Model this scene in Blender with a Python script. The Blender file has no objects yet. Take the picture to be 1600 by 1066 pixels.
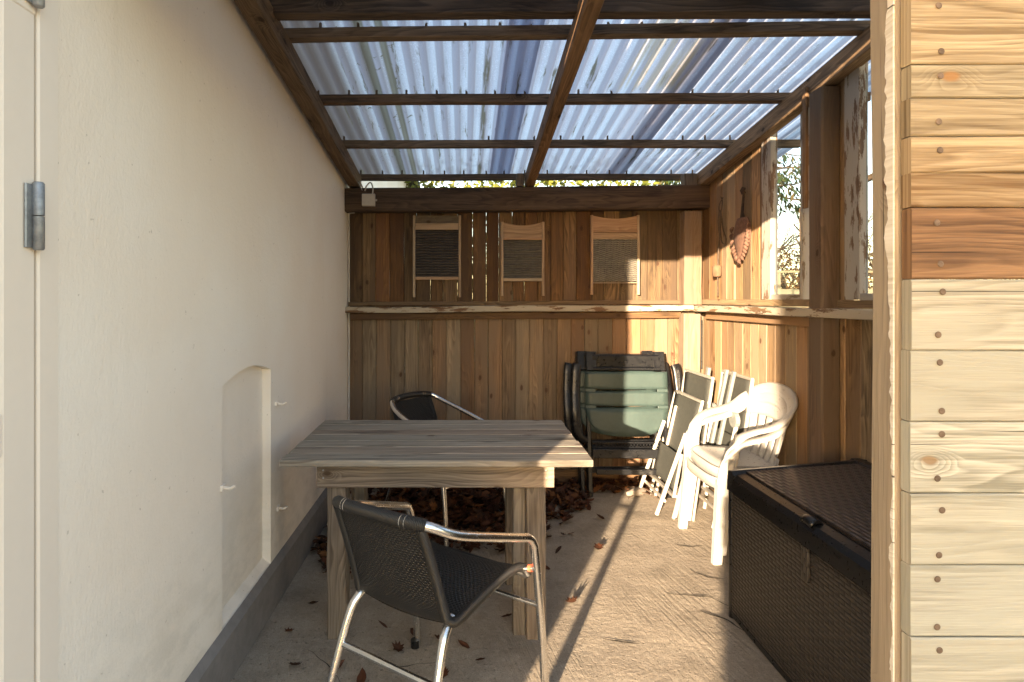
import bpy, math, random
from mathutils import Vector as V, Matrix, noise
R=math.radians; PI=math.pi
sc=bpy.context.scene; col=sc.collection
random.seed(11)

# ------------------------------------------------------------------ helpers
def tag(o,label=None,cat=None,group=None,kind=None):
    if label: o['label']=label
    if cat: o['category']=cat
    if group: o['group']=group
    if kind: o['kind']=kind
    return o
def empty(name,loc,label=None,cat=None,group=None,rz=0):
    o=bpy.data.objects.new(name,None); col.objects.link(o); o.location=loc; o.rotation_euler=(0,0,rz)
    o.empty_display_size=.1
    return tag(o,label,cat,group)
def copy_tree(o,parent=None):
    c=o.copy(); col.objects.link(c)
    if parent: c.parent=parent
    for ch in list(o.children): copy_tree(ch,c)
    return c

class MB:
    def __init__(s): s.v=[];s.f=[];s.uv=[];s.r=[];s.sm=[];s.mk=[]
    def add(s,vs,fs,uvs,rnd=0,smooth=False):
        b=len(s.v); s.v+= [V(p) for p in vs]
        for f,u in zip(fs,uvs):
            s.f.append([b+i for i in f]); s.uv.append(u); s.r.append(rnd); s.sm.append(smooth)
    def build(s,name,mat,parent=None):
        off=parent.location if parent else V((0,0,0))
        me=bpy.data.meshes.new(name); me.from_pydata([p-off for p in s.v],[],s.f)
        ul=me.uv_layers.new(name='grain'); at=me.attributes.new('rnd','FLOAT','FACE')
        k=0
        for i,u in enumerate(s.uv):
            at.data[i].value=s.r[i]
            for q in u: ul.data[k].uv=q; k+=1
        me.polygons.foreach_set('use_smooth',s.sm)
        me.materials.append(mat); me.update()
        o=bpy.data.objects.new(name,me); col.objects.link(o)
        if parent: o.parent=parent
        return o
    def each(s,name,mat,parent=None):
        out=[]; mk=s.mk+[(len(s.v),len(s.f))]
        for (a,fa),(b,fb) in zip(mk[:-1],mk[1:]):
            q=MB(); q.v=s.v[a:b]; q.f=[[i-a for i in f] for f in s.f[fa:fb]]; q.uv=s.uv[fa:fb]; q.r=s.r[fa:fb]; q.sm=s.sm[fa:fb]; out.append(q.build(name,mat,parent))
        return out
    # sweep a closed profile [(a,b)..] along frames [(p,A,B)..]
    def sweep(s,frames,prof,rnd=None,smooth=False,caps=True,scales=None):
        if rnd is None: rnd=random.random()
        s.mk.append((len(s.v),len(s.f)))
        n=len(prof); per=[0]
        for i in range(n):
            a=prof[i];b=prof[(i+1)%n]; per.append(per[-1]+math.hypot(a[0]-b[0],a[1]-b[1]))
        vs=[];L=0;us=[]
        for j,(p,A,B) in enumerate(frames):
            if j: L+=(V(p)-V(frames[j-1][0])).length
            us.append(L); k=scales[j] if scales else 1
            for a,b in prof: vs.append(V(p)+V(A)*a*k+V(B)*b*k)
        fs=[];uv=[]
        for j in range(len(frames)-1):
            for i in range(n):
                i2=(i+1)%n
                fs.append([j*n+i,j*n+i2,(j+1)*n+i2,(j+1)*n+i])
                uv.append([(us[j],per[i]),(us[j],per[i+1]),(us[j+1],per[i+1]),(us[j+1],per[i])])
        s.add(vs,fs,uv,rnd,smooth)
        if caps:
            for j,rev in ((0,True),(len(frames)-1,False)):
                ids=list(range(j*n,j*n+n))
                if rev: ids=ids[::-1]
                s.add([vs[i] for i in ids],[list(range(n))],[[(us[j]+.1*prof[i%n][0],prof[i%n][1]) for i in ids]],rnd)
    # board between p0 and p1: width w along W, thickness t
    def bd(s,p0,p1,w,t,W,ch=.003,n=1,jit=0,rnd=None,bow=0):
        p0=V(p0);p1=V(p1);d=(p1-p0).normalized(); W=V(W); W=(W-d*W.dot(d)).normalized(); T=d.cross(W)
        hw=w/2;ht=t/2;c=min(ch,ht*.8,hw*.8)
        prof=[(-hw+c,-ht),(hw-c,-ht),(hw,-ht+c),(hw,ht-c),(hw-c,ht),(-hw+c,ht),(-hw,ht-c),(-hw,-ht+c)]
        fr=[];sd=random.uniform(0,99)
        for j in range(n+1):
            q=j/n
            o=W*(jit*noise.noise((sd,q*3,0)))+T*(jit*.6*noise.noise((sd,q*3,7))+bow*math.sin(PI*q))
            if j in(0,n): o=V((0,0,0)) if bow else o
            fr.append((p0.lerp(p1,q)+o,W,T))
        s.sweep(fr,prof,rnd)
    def box(s,lo,hi,ch=.003,rnd=None,axis=0):
        lo=V(lo);hi=V(hi);c=(lo+hi)/2;a=[0,0,0];
        p0=c.copy();p1=c.copy();p0[axis]=lo[axis];p1[axis]=hi[axis]
        wa=(axis+1)%3;ta=(axis+2)%3;W=V((0,0,0));W[wa]=1
        s.bd(p0,p1,hi[wa]-lo[wa],hi[ta]-lo[ta],W,ch,rnd=rnd)
    def tube(s,pts,r,seg=10,smooth=True,rnd=None,res=0,radii=None,caps=True):
        pts=[V(p) for p in pts]
        if res: pts,radii=cat_rom(pts,res,radii)
        fr=[];prev=None
        for i,p in enumerate(pts):
            d=(pts[min(i+1,len(pts)-1)]-pts[max(i-1,0)]).normalized()
            if prev is None:
                A=d.orthogonal().normalized()
            else:
                A=(prev-d*prev.dot(d)).normalized()
            prev=A; fr.append((p,A,d.cross(A)))
        prof=[(r*math.cos(2*PI*k/seg),r*math.sin(2*PI*k/seg)) for k in range(seg)]
        s.sweep(fr,prof,rnd,smooth,caps,[q/r for q in radii] if radii else None)
    def slab(s,fn,nu,nv,th,W,H,rnd=0,smooth=True):
        # fn(u,v)->(point,normal); closed thick sheet; uv in metres
        top=[];bot=[]; s.mk.append((len(s.v),len(s.f)))
        for j in range(nv+1):
            for i in range(nu+1):
                p,nn=fn(i/nu,j/nv); top.append(V(p)+V(nn)*th/2); bot.append(V(p)-V(nn)*th/2)
        m=nu+1;N=len(top);vs=top+bot;fs=[];uv=[]
        def U(i,j): return (i/nu*W,j/nv*H)
        for j in range(nv):
            for i in range(nu):
                a=j*m+i
                fs.append([a,a+1,a+m+1,a+m]);uv.append([U(i,j),U(i+1,j),U(i+1,j+1),U(i,j+1)])
                fs.append([N+a,N+a+m,N+a+m+1,N+a+1]);uv.append([U(i,j),U(i,j+1),U(i+1,j+1),U(i+1,j)])
        def side(a,b,ua,ub):
            fs.append([a,N+a,N+b,b]);uv.append([ua,ua,ub,ub])
        for i in range(nu):
            side(i,i+1,U(i,0),U(i+1,0)); a=nv*m+i; side(a+1,a,U(i+1,nv),U(i,nv))
        for j in range(nv):
            side((j+1)*m,j*m,U(0,j+1),U(0,j)); a=j*m+nu; side(a,a+m,U(nu,j),U(nu,j+1))
        s.add(vs,fs,uv,rnd,smooth)
def cat_rom(pts,res,radii=None):
    out=[];rr=[]
    for i in range(len(pts)-1):
        p0=pts[max(i-1,0)];p1=pts[i];p2=pts[i+1];p3=pts[min(i+2,len(pts)-1)]
        for k in range(res):
            t=k/res
            out.append(.5*((2*p1)+(p2-p0)*t+(2*p0-5*p1+4*p2-p3)*t*t+(3*p1-p0-3*p2+p3)*t**3))
            if radii: rr.append(radii[i]*(1-t)+radii[i+1]*t)
    out.append(pts[-1]); 
    if radii: rr.append(radii[-1])
    return out,(rr if radii else None)

# ------------------------------------------------------------------ materials
class NT:
    def __init__(s,name):
        s.m=bpy.data.materials.new(name); s.m.use_nodes=True; s.t=s.m.node_tree; s.t.nodes.clear()
        s.out=s.t.nodes.new('ShaderNodeOutputMaterial')
    def n(s,typ,ins={},outp=0,**pr):
        nd=s.t.nodes.new('ShaderNode'+typ)
        for k,v in pr.items(): setattr(nd,k,v)
        for k,v in ins.items():
            sk=nd.inputs[k]
            if isinstance(v,bpy.types.NodeSocket): s.t.links.new(v,sk)
            else: sk.default_value=v
        return nd if outp is None else nd.outputs[outp]
    def m_(s,op,a,b=0.,c=None,clamp=False):
        i={0:a,1:b}
        if c is not None: i[2]=c
        return s.n('Math',i,operation=op,use_clamp=clamp)
    def mix(s,f,a,b,mode='MIX'):
        nd=s.t.nodes.new('ShaderNodeMix'); nd.data_type='RGBA'; nd.blend_type=mode
        for k,v in ((0,f),(6,a),(7,b)):
            if isinstance(v,bpy.types.NodeSocket): s.t.links.new(v,nd.inputs[k])
            else: nd.inputs[k].default_value=v if k==0 else (*v,1) if len(v)==3 else v
        return nd.outputs[2]
    def ramp(s,f,lo,hi):
        return s.n('MapRange',{0:f,1:lo,2:hi,3:0.,4:1.},interpolation_type='SMOOTHSTEP')
    def noise(s,vec,scale,detail=3,rough=.5,dist=0,dim='3D'):
        return s.n('TexNoise',{'Vector':vec,'Scale':scale,'Detail':detail,'Roughness':rough,'Distortion':dist},noise_dimensions=dim)
    def vec(s,x,y,z=0.): return s.n('CombineXYZ',{0:x,1:y,2:z})
    def bump(s,h,st,d,norm=None):
        i={'Height':h,'Strength':st,'Distance':d}
        if norm is not None: i['Normal']=norm
        return s.n('Bump',i)
    def bsdf(s,color,rough=.7,metal=0.,bump=None,spec=.4,**kw):
        i={'Base Color':color if isinstance(color,bpy.types.NodeSocket) else (*color,1),'Roughness':rough,'Metallic':metal,'Specular IOR Level':spec}
        if bump is not None: i['Normal']=bump
        i.update(kw)
        b=s.n('BsdfPrincipled',i); s.t.links.new(b,s.out.inputs[0]); return s.m
    def uv(s):
        u=s.n('UVMap',{},uv_map='grain'); sp=s.n('SeparateXYZ',{0:u},None); return sp.outputs[0],sp.outputs[1]
    def rnd(s): return s.n('Attribute',{},2,attribute_name='rnd')

def wood(name,light,dark,knot=(.05,.03,.015),ring=9.,var=.5,stain=.5,knots=1.,grey=None,bumpd=.0012,rough=.75,flake=None,fib=.35,spec=.3,strk=.75,check=1.):
    t=NT(name); u,v=t.uv(); r=t.rnd()
    uo=t.m_('ADD',u,t.m_('MULTIPLY',r,53.)); vo=t.m_('ADD',v,t.m_('MULTIPLY',r,17.3))
    base=t.vec(uo,vo,t.m_('MULTIPLY',r,5.))
    # knots
    kv=t.vec(t.m_('MULTIPLY',uo,4.6),t.m_('MULTIPLY',vo,8.))
    wv=t.n('TexNoise',{'Vector':kv,'Scale':3.,'Detail':2.},1)
    kvd=t.n('VectorMath',{0:kv,1:t.n('VectorMath',{0:wv,'Scale':.12},operation='SCALE')},operation='ADD')
    vor=t.n('TexVoronoi',{'Vector':kvd,'Scale':1.,'Randomness':1.},None,voronoi_dimensions='2D')
    sel=t.m_('GREATER_THAN',t.n('SeparateXYZ',{0:vor.outputs[1]},0),1-.27*knots)
    kd=vor.outputs[0]
    kcore=t.m_('MULTIPLY',t.n('MapRange',{0:kd,1:.055,2:.10,3:1.,4:0.}),sel)
    kf=t.m_('MULTIPLY',t.n('MapRange',{0:kd,1:.0,2:.33,3:1.,4:0.},interpolation_type='SMOOTHSTEP'),sel)
    # growth rings
    warp=t.noise(t.vec(t.m_('MULTIPLY',uo,1.1),t.m_('MULTIPLY',vo,7.),r),1.,2,.5)
    warp2=t.noise(t.vec(t.m_('MULTIPLY',uo,5.),t.m_('MULTIPLY',vo,30.),r),1.,2,.5)
    ph=t.m_('ADD',t.m_('MULTIPLY',warp,ring*2.),t.m_('MULTIPLY',kf,4.5)); ph=t.m_('ADD',ph,t.m_('MULTIPLY',warp2,.6))
    ph=t.m_('ADD',ph,t.m_('MULTIPLY',vo,48.))
    rg=t.m_('FRACT',ph)
    rg=t.m_('MULTIPLY',t.n('MapRange',{0:rg,1:0.,2:.8,3:0.,4:1.}),t.n('MapRange',{0:rg,1:.84,2:1.,3:1.,4:0.}))
    rg=t.m_('MULTIPLY',rg,t.n('MapRange',{0:t.noise(t.vec(t.m_('MULTIPLY',uo,1.7),t.m_('MULTIPLY',vo,10.),t.m_('ADD',r,9.)),1.,2,.5),1:.35,2:.65,3:.35,4:1.15}))
    fibre=t.noise(t.vec(t.m_('MULTIPLY',uo,7.),t.m_('MULTIPLY',vo,300.),r),1.,3,.65)
    streak=t.noise(t.vec(t.m_('MULTIPLY',uo,1.6),t.m_('MULTIPLY',vo,62.),t.m_('ADD',r,2.)),1.,4,.62)
    blot=t.noise(t.vec(t.m_('MULTIPLY',uo,2.5),t.m_('MULTIPLY',vo,14.),r),1.,5,.65)
    f=t.m_('ADD',t.m_('MULTIPLY',rg,.5),t.m_('MULTIPLY',t.m_('SUBTRACT',fibre,.42),fib*2.2))
    f=t.m_('ADD',f,t.m_('MULTIPLY',t.m_('SUBTRACT',streak,.42),2.2*strk))
    f=t.m_('ADD',f,t.m_('MULTIPLY',kf,.25))
    c=t.mix(t.m_('MINIMUM',t.m_('MAXIMUM',f,0.),1.),light,dark)
    ck=t.ramp(t.noise(t.vec(t.m_('MULTIPLY',uo,.9),t.m_('MULTIPLY',vo,120.),t.m_('ADD',r,6.)),1.,2,.5),.735-.03*check,.76-.03*check)
    c=t.mix(t.m_('MULTIPLY',ck,min(1.,check)),c,tuple(q*.18 for q in dark))
    c=t.mix(t.m_('MULTIPLY',t.ramp(blot,.5,.72),stain),c,tuple(q*.45 for q in dark))
    if grey is not None: c=t.mix(t.ramp(t.noise(t.vec(t.m_('MULTIPLY',uo,1.3),t.m_('MULTIPLY',vo,9.),t.m_('ADD',r,3.)),1.,4,.6),.38,.62),c,grey)
    tone=t.n('MapRange',{0:t.m_('FRACT',t.m_('MULTIPLY',r,7.13)),1:0.,2:1.,3:1-var,4:1+var*.35})
    tv=t.vec(tone,tone,tone); c=t.mix(1.,c,tv,'MULTIPLY')
    hue=t.m_('FRACT',t.m_('MULTIPLY',r,31.7))
    c=t.n('HueSaturation',{'Hue':t.n('MapRange',{0:hue,1:0.,2:1.,3:.487,4:.51}),'Saturation':t.n('MapRange',{0:hue,1:0.,2:1.,3:1.15,4:.8}),'Value':1.,'Color':c})
    c=t.mix(t.m_('MULTIPLY',kcore,.85),c,knot)
    if flake is not None:
        fl=t.ramp(t.noise(t.vec(t.m_('MULTIPLY',uo,5.),t.m_('MULTIPLY',vo,28.),r),1.,6,.7),flake[1],flake[1]+.03)
        c=t.mix(fl,flake[0],c)
    h=t.m_('ADD',t.m_('MULTIPLY',rg,-.5),t.m_('ADD',t.m_('MULTIPLY',fibre,.9),t.m_('MULTIPLY',kcore,-.4)))
    return t.bsdf(c,t.n('MapRange',{0:fibre,1:.2,2:.8,3:rough+.1,4:rough-.12}),0.,t.bump(h,.8,bumpd),spec)

M={}
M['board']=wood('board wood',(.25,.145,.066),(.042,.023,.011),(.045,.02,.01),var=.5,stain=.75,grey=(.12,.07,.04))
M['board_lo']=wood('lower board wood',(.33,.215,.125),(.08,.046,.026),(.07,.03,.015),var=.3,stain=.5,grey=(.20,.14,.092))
M['board_side']=wood('side board wood',(.38,.255,.14),(.10,.060,.032),(.07,.03,.015),var=.45,stain=.6,grey=(.25,.175,.11))
M['beam']=wood('dark beam wood',(.12,.078,.052),(.026,.017,.012),(.02,.01,.006),var=.3,stain=.7,knots=.5)
M['rafter']=wood('rafter wood',(.30,.185,.10),(.065,.04,.022),(.03,.015,.008),var=.35,stain=.75,knots=.7)
M['purlin']=wood('purlin wood',(.24,.16,.105),(.05,.033,.021),(.02,.01,.006),var=.3,stain=.7,knots=.6)
M['post']=wood('post wood',(.25,.19,.135),(.12,.08,.052),(.06,.03,.02),var=.15,stain=.4,grey=(.19,.15,.115))
M['post_dark']=wood('weathered post wood',(.14,.098,.066),(.06,.04,.027),(.04,.02,.01),var=.15,stain=.5,grey=(.11,.083,.06))
M['nearpost']=wood('near post wood',(.42,.33,.235),(.19,.135,.09),(.1,.05,.03),var=.05,stain=.2,ring=5,grey=(.30,.235,.17),knots=.35)
M['table']=wood('grey table wood',(.35,.305,.25),(.14,.11,.085),(.10,.06,.04),var=.14,stain=.85,ring=7,knots=.4,bumpd=.0016)
M['apron']=wood('apron wood',(.31,.25,.19),(.05,.033,.023),(.06,.035,.02),var=.05,stain=.1,ring=13,knots=1.2,bumpd=.0016,fib=.18)
M['leg']=wood('table leg wood',(.235,.195,.155),(.06,.046,.035),(.06,.03,.02),var=.1,stain=.3,ring=11,knots=.4,bumpd=.0016)
M['ledge']=wood('flaking ledge paint',(.19,.125,.075),(.08,.048,.028),var=.05,stain=.4,flake=((.36,.315,.255),.52))
M['frame_w']=wood('flaking window paint',(.2,.145,.10),(.1,.065,.043),var=.05,stain=.2,flake=((.34,.315,.285),.54))
M['wb']=wood('washboard wood',(.42,.30,.20),(.24,.16,.10),(.1,.06,.03),var=.1,stain=.2,knots=.3)
M['wb_grey']=wood('grey board wood',(.14,.12,.09),(.08,.065,.05),var=.1,stain=.3,knots=.2)
M['plank_pale']=wood('pale plank wood',(.52,.49,.405),(.22,.205,.155),(.24,.15,.08),var=.07,stain=.28,ring=8,knots=.9,grey=(.38,.37,.305),bumpd=.0016,fib=.6,strk=1.25,rough=.85)
M['plank_gold']=wood('golden plank wood',(.43,.335,.21),(.18,.12,.062),(.30,.15,.06),var=.16,stain=.3,ring=8,knots=.9,bumpd=.0016,fib=.5,strk=1.1,rough=.85)
M['plank_dark']=wood('dark plank wood',(.27,.175,.10),(.10,.062,.036),(.16,.08,.03),var=.05,stain=.3,ring=9,knots=.8,bumpd=.0016,fib=.5,strk=1.1,rough=.85)
M['painted_sun']=wood('worn pale wood',(.78,.74,.66),(.55,.48,.38),var=.02,stain=.1,knots=0.)  # pale tone that carries the sun on the near post's edge
M['fence']=wood('fence wood',(.20,.19,.13),(.13,.115,.075),var=.2,stain=.3,knots=.4)

def plaster():
    t=NT('plaster'); g=t.n('NewGeometry',{},0)
    a=t.noise(g,14.,4,.6); b=t.noise(g,95.,3,.6); c=t.noise(g,2.,3,.5)
    vs=t.n('Mapping',{'Vector':g,'Scale':(1,1,.35)}); d=t.noise(vs,160.,2,.6)
    colr=t.mix(t.ramp(c,.35,.7),(.83,.745,.65),(.85,.785,.705))
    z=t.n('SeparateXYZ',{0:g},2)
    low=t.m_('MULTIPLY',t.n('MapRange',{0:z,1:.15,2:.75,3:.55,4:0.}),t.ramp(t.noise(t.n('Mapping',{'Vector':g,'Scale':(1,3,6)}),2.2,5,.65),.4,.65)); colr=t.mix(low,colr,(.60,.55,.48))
    run=t.ramp(t.noise(t.n('Mapping',{'Vector':g,'Scale':(1,9,.5)}),1.,4,.6),.56,.74); colr=t.mix(t.m_('MULTIPLY',run,.14),colr,(.62,.55,.46))
    sp=t.noise(g,60.,2,.5); colr=t.mix(t.m_('MULTIPLY',t.ramp(sp,.735,.76),.45),colr,(.4,.33,.27))
    h=t.m_('ADD',t.m_('MULTIPLY',a,.9),t.m_('ADD',t.m_('MULTIPLY',b,.35),t.m_('MULTIPLY',d,.3)))
    return t.bsdf(colr,.85,0.,t.bump(h,.75,.0045),.25)
M['plaster']=plaster()
def simple(name,c,rough=.6,metal=0.,nscale=40.,amt=.15,bumpd=.0005,spec=.4,c2=None):
    t=NT(name); g=t.n('TexCoord',{},3); n=t.noise(g,nscale,4,.6); n2=t.noise(g,nscale*.12,3,.6)
    c2=c2 or tuple(q*(1-amt*2.5) for q in c)
    f=t.m_('ADD',t.m_('MULTIPLY',t.ramp(n,.35,.7),.5),t.m_('MULTIPLY',t.ramp(n2,.4,.65),.5))
    return t.bsdf(t.mix(f,c,c2),t.n('MapRange',{0:n,1:.3,2:.7,3:rough-.08,4:rough+.1}),metal,t.bump(n,.5,bumpd),spec)
M['plinth']=simple('plinth paint',(.22,.205,.20),.8,nscale=25,amt=.08,bumpd=.004)
M['door']=simple('door paint',(.81,.73,.645),.42,nscale=30,amt=.01,bumpd=.0006)
M['zinc']=simple('zinc',(.36,.38,.40),.5,.7,80,.15)
M['alu']=simple('aluminium',(.86,.85,.83),.2,1.,160,.06,.0002)
M['alu_dull']=simple('dull aluminium',(.70,.67,.62),.42,.8,90,.08)
M['white_tube']=simple('white tube paint',(.5,.48,.44),.4,.1,60,.08)
M['white_pl']=simple('white plastic',(.40,.39,.375),.32,0,50,.02,.0002,.5)
M['black_pl']=simple('black plastic',(.006,.007,.009),.32,0,60,.1,.0004,.5)
M['green_pl']=simple('green plastic',(.042,.070,.068),.42,0,40,.1,.0004)
M['grey_pl']=simple('grey plastic',(.20,.215,.21),.5,0,40,.1)
M['textile']=simple('grey textilene',(.05,.053,.048),.7,0,400,.1,.0006)
M['beige_pl']=simple('beige plastic',(.50,.47,.43),.5,0,60,.04)
M['rust']=simple('rust',(.15,.08,.056),.9,0,60,.2,.002)
M['iron']=simple('dark iron',(.05,.035,.028),.8,.2,60,.2,.001)
M['twine']=simple('twine',(.10,.07,.05),.9,0,200,.2)
M['cork']=simple('cork block',(.17,.10,.06),.9,0,60,.15,.001)
M['crack']=simple('crack dirt',(.045,.038,.03),.95,0,90,.1)
M['stone']=simple('stone',(.30,.26,.22),.9,0,30,.2,.003)
M['bark']=simple('bark',(.10,.08,.06),.95,0,40,.25,.003)
M['nail']=simple('rusty nail',(.20,.14,.10),.75,.3,90,.2)
M['red_pl']=simple('red plug',(.5,.1,.05),.5)
M['pot']=simple('clay pot',(.35,.16,.09),.8)
M['render_roof']=simple('roof felt',(.10,.09,.085),.9)
M['lawn']=simple('lawn',(.10,.12,.035),.95,0,3,.2,.02,c2=(.17,.13,.06))
def plate(name,c,wavy,pitch,metal=.75):
    t=NT(name); u,v=t.uv()
    w=t.m_('MULTIPLY',t.m_('SINE',t.m_('MULTIPLY',u,2*PI/.045)),wavy)
    h=t.m_('SINE',t.m_('MULTIPLY',t.m_('ADD',v,w),2*PI/pitch))
    g=t.n('TexCoord',{},3); n=t.noise(g,30.,4,.6)
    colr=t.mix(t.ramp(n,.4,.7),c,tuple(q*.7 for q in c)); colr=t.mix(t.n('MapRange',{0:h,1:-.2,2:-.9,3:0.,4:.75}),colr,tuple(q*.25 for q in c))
    return t.bsdf(colr,.5,metal,t.bump(h,1.,pitch*.25),.5)
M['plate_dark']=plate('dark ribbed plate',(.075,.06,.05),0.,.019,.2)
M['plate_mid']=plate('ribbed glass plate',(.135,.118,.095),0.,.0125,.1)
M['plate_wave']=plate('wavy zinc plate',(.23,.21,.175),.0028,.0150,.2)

def weave(name,c1,c2,pu,pv,d,rough=.45,gap=.0):
    t=NT(name); u,v=t.uv()
    # slight irregularity
    n=t.noise(t.vec(u,v,0.),9.,2,.5); vv=t.m_('ADD',v,t.m_('MULTIPLY',t.m_('SUBTRACT',n,.5),pv*.5))
    row=t.m_('FLOOR',t.m_('DIVIDE',vv,pv)); fr=t.m_('FRACT',t.m_('DIVIDE',vv,pv))
    a=t.m_('ABSOLUTE',t.m_('SINE',t.m_('MULTIPLY',t.m_('ADD',t.m_('DIVIDE',u,pu),t.m_('MULTIPLY',row,.5)),PI)))
    b=t.m_('SINE',t.m_('MULTIPLY',fr,PI))
    h=t.m_('MULTIPLY',t.m_('POWER',a,.6),t.m_('POWER',b,.5))
    colr=t.mix(t.ramp(h,.15,.8),c2,c1)
    return t.bsdf(colr,rough,0.,t.bump(h,1.,d),.5)
M['wicker']=weave('black wicker',(.020,.019,.019),(.003,.003,.003),.016,.006,.006,.5)
M['wrap']=weave('black wrap cord',(.035,.034,.036),(.008,.008,.008),5.,.004,.0012,.4)
M['rattan']=weave('brown rattan plastic',(.095,.07,.058),(.022,.017,.015),.075,.02,.006,.42)
M['rattan_side']=weave('dark rattan plastic',(.034,.029,.027),(.012,.011,.010),.05,.014,.005,.5)
# wrap winding runs round the tube: swap axes
def wrapmat():
    t=NT('wound cord'); u,v=t.uv(); h=t.m_('ABSOLUTE',t.m_('SINE',t.m_('MULTIPLY',u,PI/.0045)))
    return t.bsdf(t.mix(h,(.003,.003,.003),(.018,.018,.018)),.42,0.,t.bump(h,1.,.0015),.5)
M['wrap']=wrapmat()

def concrete():
    t=NT('concrete'); g=t.n('NewGeometry',{},0)
    rot=t.n('Mapping',{'Vector':g,'Rotation':(0,0,R(-11))})
    br=t.noise(t.n('Mapping',{'Vector':rot,'Scale':(60,3.,1)}),1.,3,.6)
    msk=t.ramp(t.noise(g,1.3,2,.5),.42,.6)
    a=t.noise(g,38.,6,.7); b=t.noise(g,6.,4,.6); big=t.noise(g,1.1,3,.6)
    pit=t.ramp(t.noise(g,85.,2,.5),.60,.74)
    fi=t.noise(g,210.,3,.7); h=t.m_('ADD',t.m_('ADD',t.m_('MULTIPLY',a,.9),t.m_('MULTIPLY',fi,.25)),t.m_('MULTIPLY',b,.9)); h=t.m_('SUBTRACT',h,t.m_('MULTIPLY',pit,.55))
    h=t.m_('ADD',h,t.m_('MULTIPLY',t.m_('MULTIPLY',br,msk),1.))
    c=t.mix(t.ramp(b,.3,.7),(.40,.345,.28),(.31,.265,.215))
    c=t.mix(t.m_('MULTIPLY',t.ramp(a,.45,.7),.45),c,(.52,.46,.38))
    c=t.mix(t.m_('MULTIPLY',t.ramp(big,.5,.68),.35),c,(.26,.22,.18))
    c=t.mix(t.m_('MULTIPLY',t.ramp(fi,.42,.66),.5),c,(.17,.145,.12))
    c=t.mix(t.m_('MULTIPLY',t.ramp(t.noise(g,2.6,5,.7),.52,.62),.4),c,(.2,.17,.135))
    c=t.mix(t.m_('MULTIPLY',pit,.75),c,(.17,.14,.115))
    return t.bsdf(c,.9,0.,t.bump(h,.9,.009),.2)
M['concrete']=concrete()
def sheetmat():
    t=NT('translucent corrugated sheet'); g=t.n('NewGeometry',{},0); sp=t.n('SeparateXYZ',{0:g},None)
    x,y=sp.outputs[0],sp.outputs[1]
    vx=t.vec(t.m_('MULTIPLY',x,11.),t.m_('MULTIPLY',y,.7)); stn=t.noise(vx,1.,3,.55)
    fine=t.noise(g,120.,3,.6); dirt=t.noise(t.vec(t.m_('MULTIPLY',x,26.),t.m_('MULTIPLY',y,2.2)),1.,5,.7)
    def strip(a,b,e=.01): return t.m_('MULTIPLY',t.ramp(x,a-e,a+e),t.m_('SUBTRACT',1.,t.ramp(x,b-e,b+e)))
    c=t.mix(t.ramp(stn,.4,.62),(.50,.555,.62),(.43,.45,.505))
    c=t.mix(t.ramp(t.noise(g,160.,2,.5),.5,.75),c,(.62,.68,.75))
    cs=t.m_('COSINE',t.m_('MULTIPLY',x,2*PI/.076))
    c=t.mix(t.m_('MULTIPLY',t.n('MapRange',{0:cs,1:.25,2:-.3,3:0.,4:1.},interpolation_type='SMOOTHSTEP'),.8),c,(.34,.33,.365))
    c=t.mix(t.m_('MULTIPLY',strip(.18,.34),.5),c,(.42,.45,.55))
    c=t.mix(t.m_('MULTIPLY',strip(.92,1.16),.5),c,(.45,.42,.45))
    c=t.mix(t.m_('MULTIPLY',strip(-.95,-.6,.05),.88),c,(.17,.14,.13))  # dark strip beside the house: eave shade put into the sheet colour
    br=t.m_('MULTIPLY',t.m_('MULTIPLY',strip(.80,1.12,.02),t.ramp(t.noise(t.vec(t.m_('MULTIPLY',x,34.),t.m_('MULTIPLY',y,.6)),1.,1,.5),.42,.52)),t.m_('MULTIPLY',t.ramp(y,1.5,1.9),t.m_('SUBTRACT',1.,t.ramp(y,2.95,3.1))))
    c=t.mix(t.m_('MULTIPLY',br,.6),c,(.42,.34,.22))
    moss=t.m_('MULTIPLY',strip(-.475,-.43,.008),t.ramp(dirt,.15,.35))
    moss=t.m_('ADD',moss,t.m_('MULTIPLY',strip(-.385,-.345,.006),t.ramp(dirt,.12,.32)),clamp=True)
    moss=t.m_('ADD',moss,t.m_('MULTIPLY',strip(.10,.125,.006),t.ramp(dirt,.42,.55)),clamp=True)
    moss=t.m_('ADD',moss,t.ramp(dirt,.575,.68),clamp=True)
    moss=t.m_('ADD',moss,t.m_('MULTIPLY',strip(-.6,-.3,.01),t.ramp(t.noise(g,22.,3,.6),.64,.70)),clamp=True)
    c=t.mix(t.m_('MULTIPLY',moss,.85),c,(.13,.11,.06))
    tr=t.n('BsdfTranslucent',{'Color':c}); tp=t.n('BsdfTransparent',{'Color':c})
    gl=t.n('BsdfGlossy',{'Color':(.9,.9,.9,1),'Roughness':.3})
    df=t.n('BsdfDiffuse',{'Color':c})
    h=t.n('MixShader',{0:.10,1:tr,2:tp}); h=t.n('MixShader',{0:.12,1:h,2:df})
    h=t.n('MixShader',{0:t.m_('ADD',.02,t.m_('MULTIPLY',t.m_('POWER',t.n('LayerWeight',{'Blend':.5},1),5.),.25)),1:h,2:gl}); t.t.links.new(h,t.out.inputs[0]); return t.m
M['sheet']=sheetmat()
def glass():
    t=NT('window glass'); 
    h=t.n('MixShader',{0:t.m_('ADD',.04,t.m_('MULTIPLY',t.m_('POWER',t.n('LayerWeight',{'Blend':.5},1),5.),.9)),1:t.n('BsdfTransparent',{'Color':(.60,.64,.66,1)}),2:t.n('BsdfGlossy',{'Color':(1,1,1,1),'Roughness':.01})})
    t.t.links.new(h,t.out.inputs[0]); return t.m
M['glass']=glass()
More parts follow.
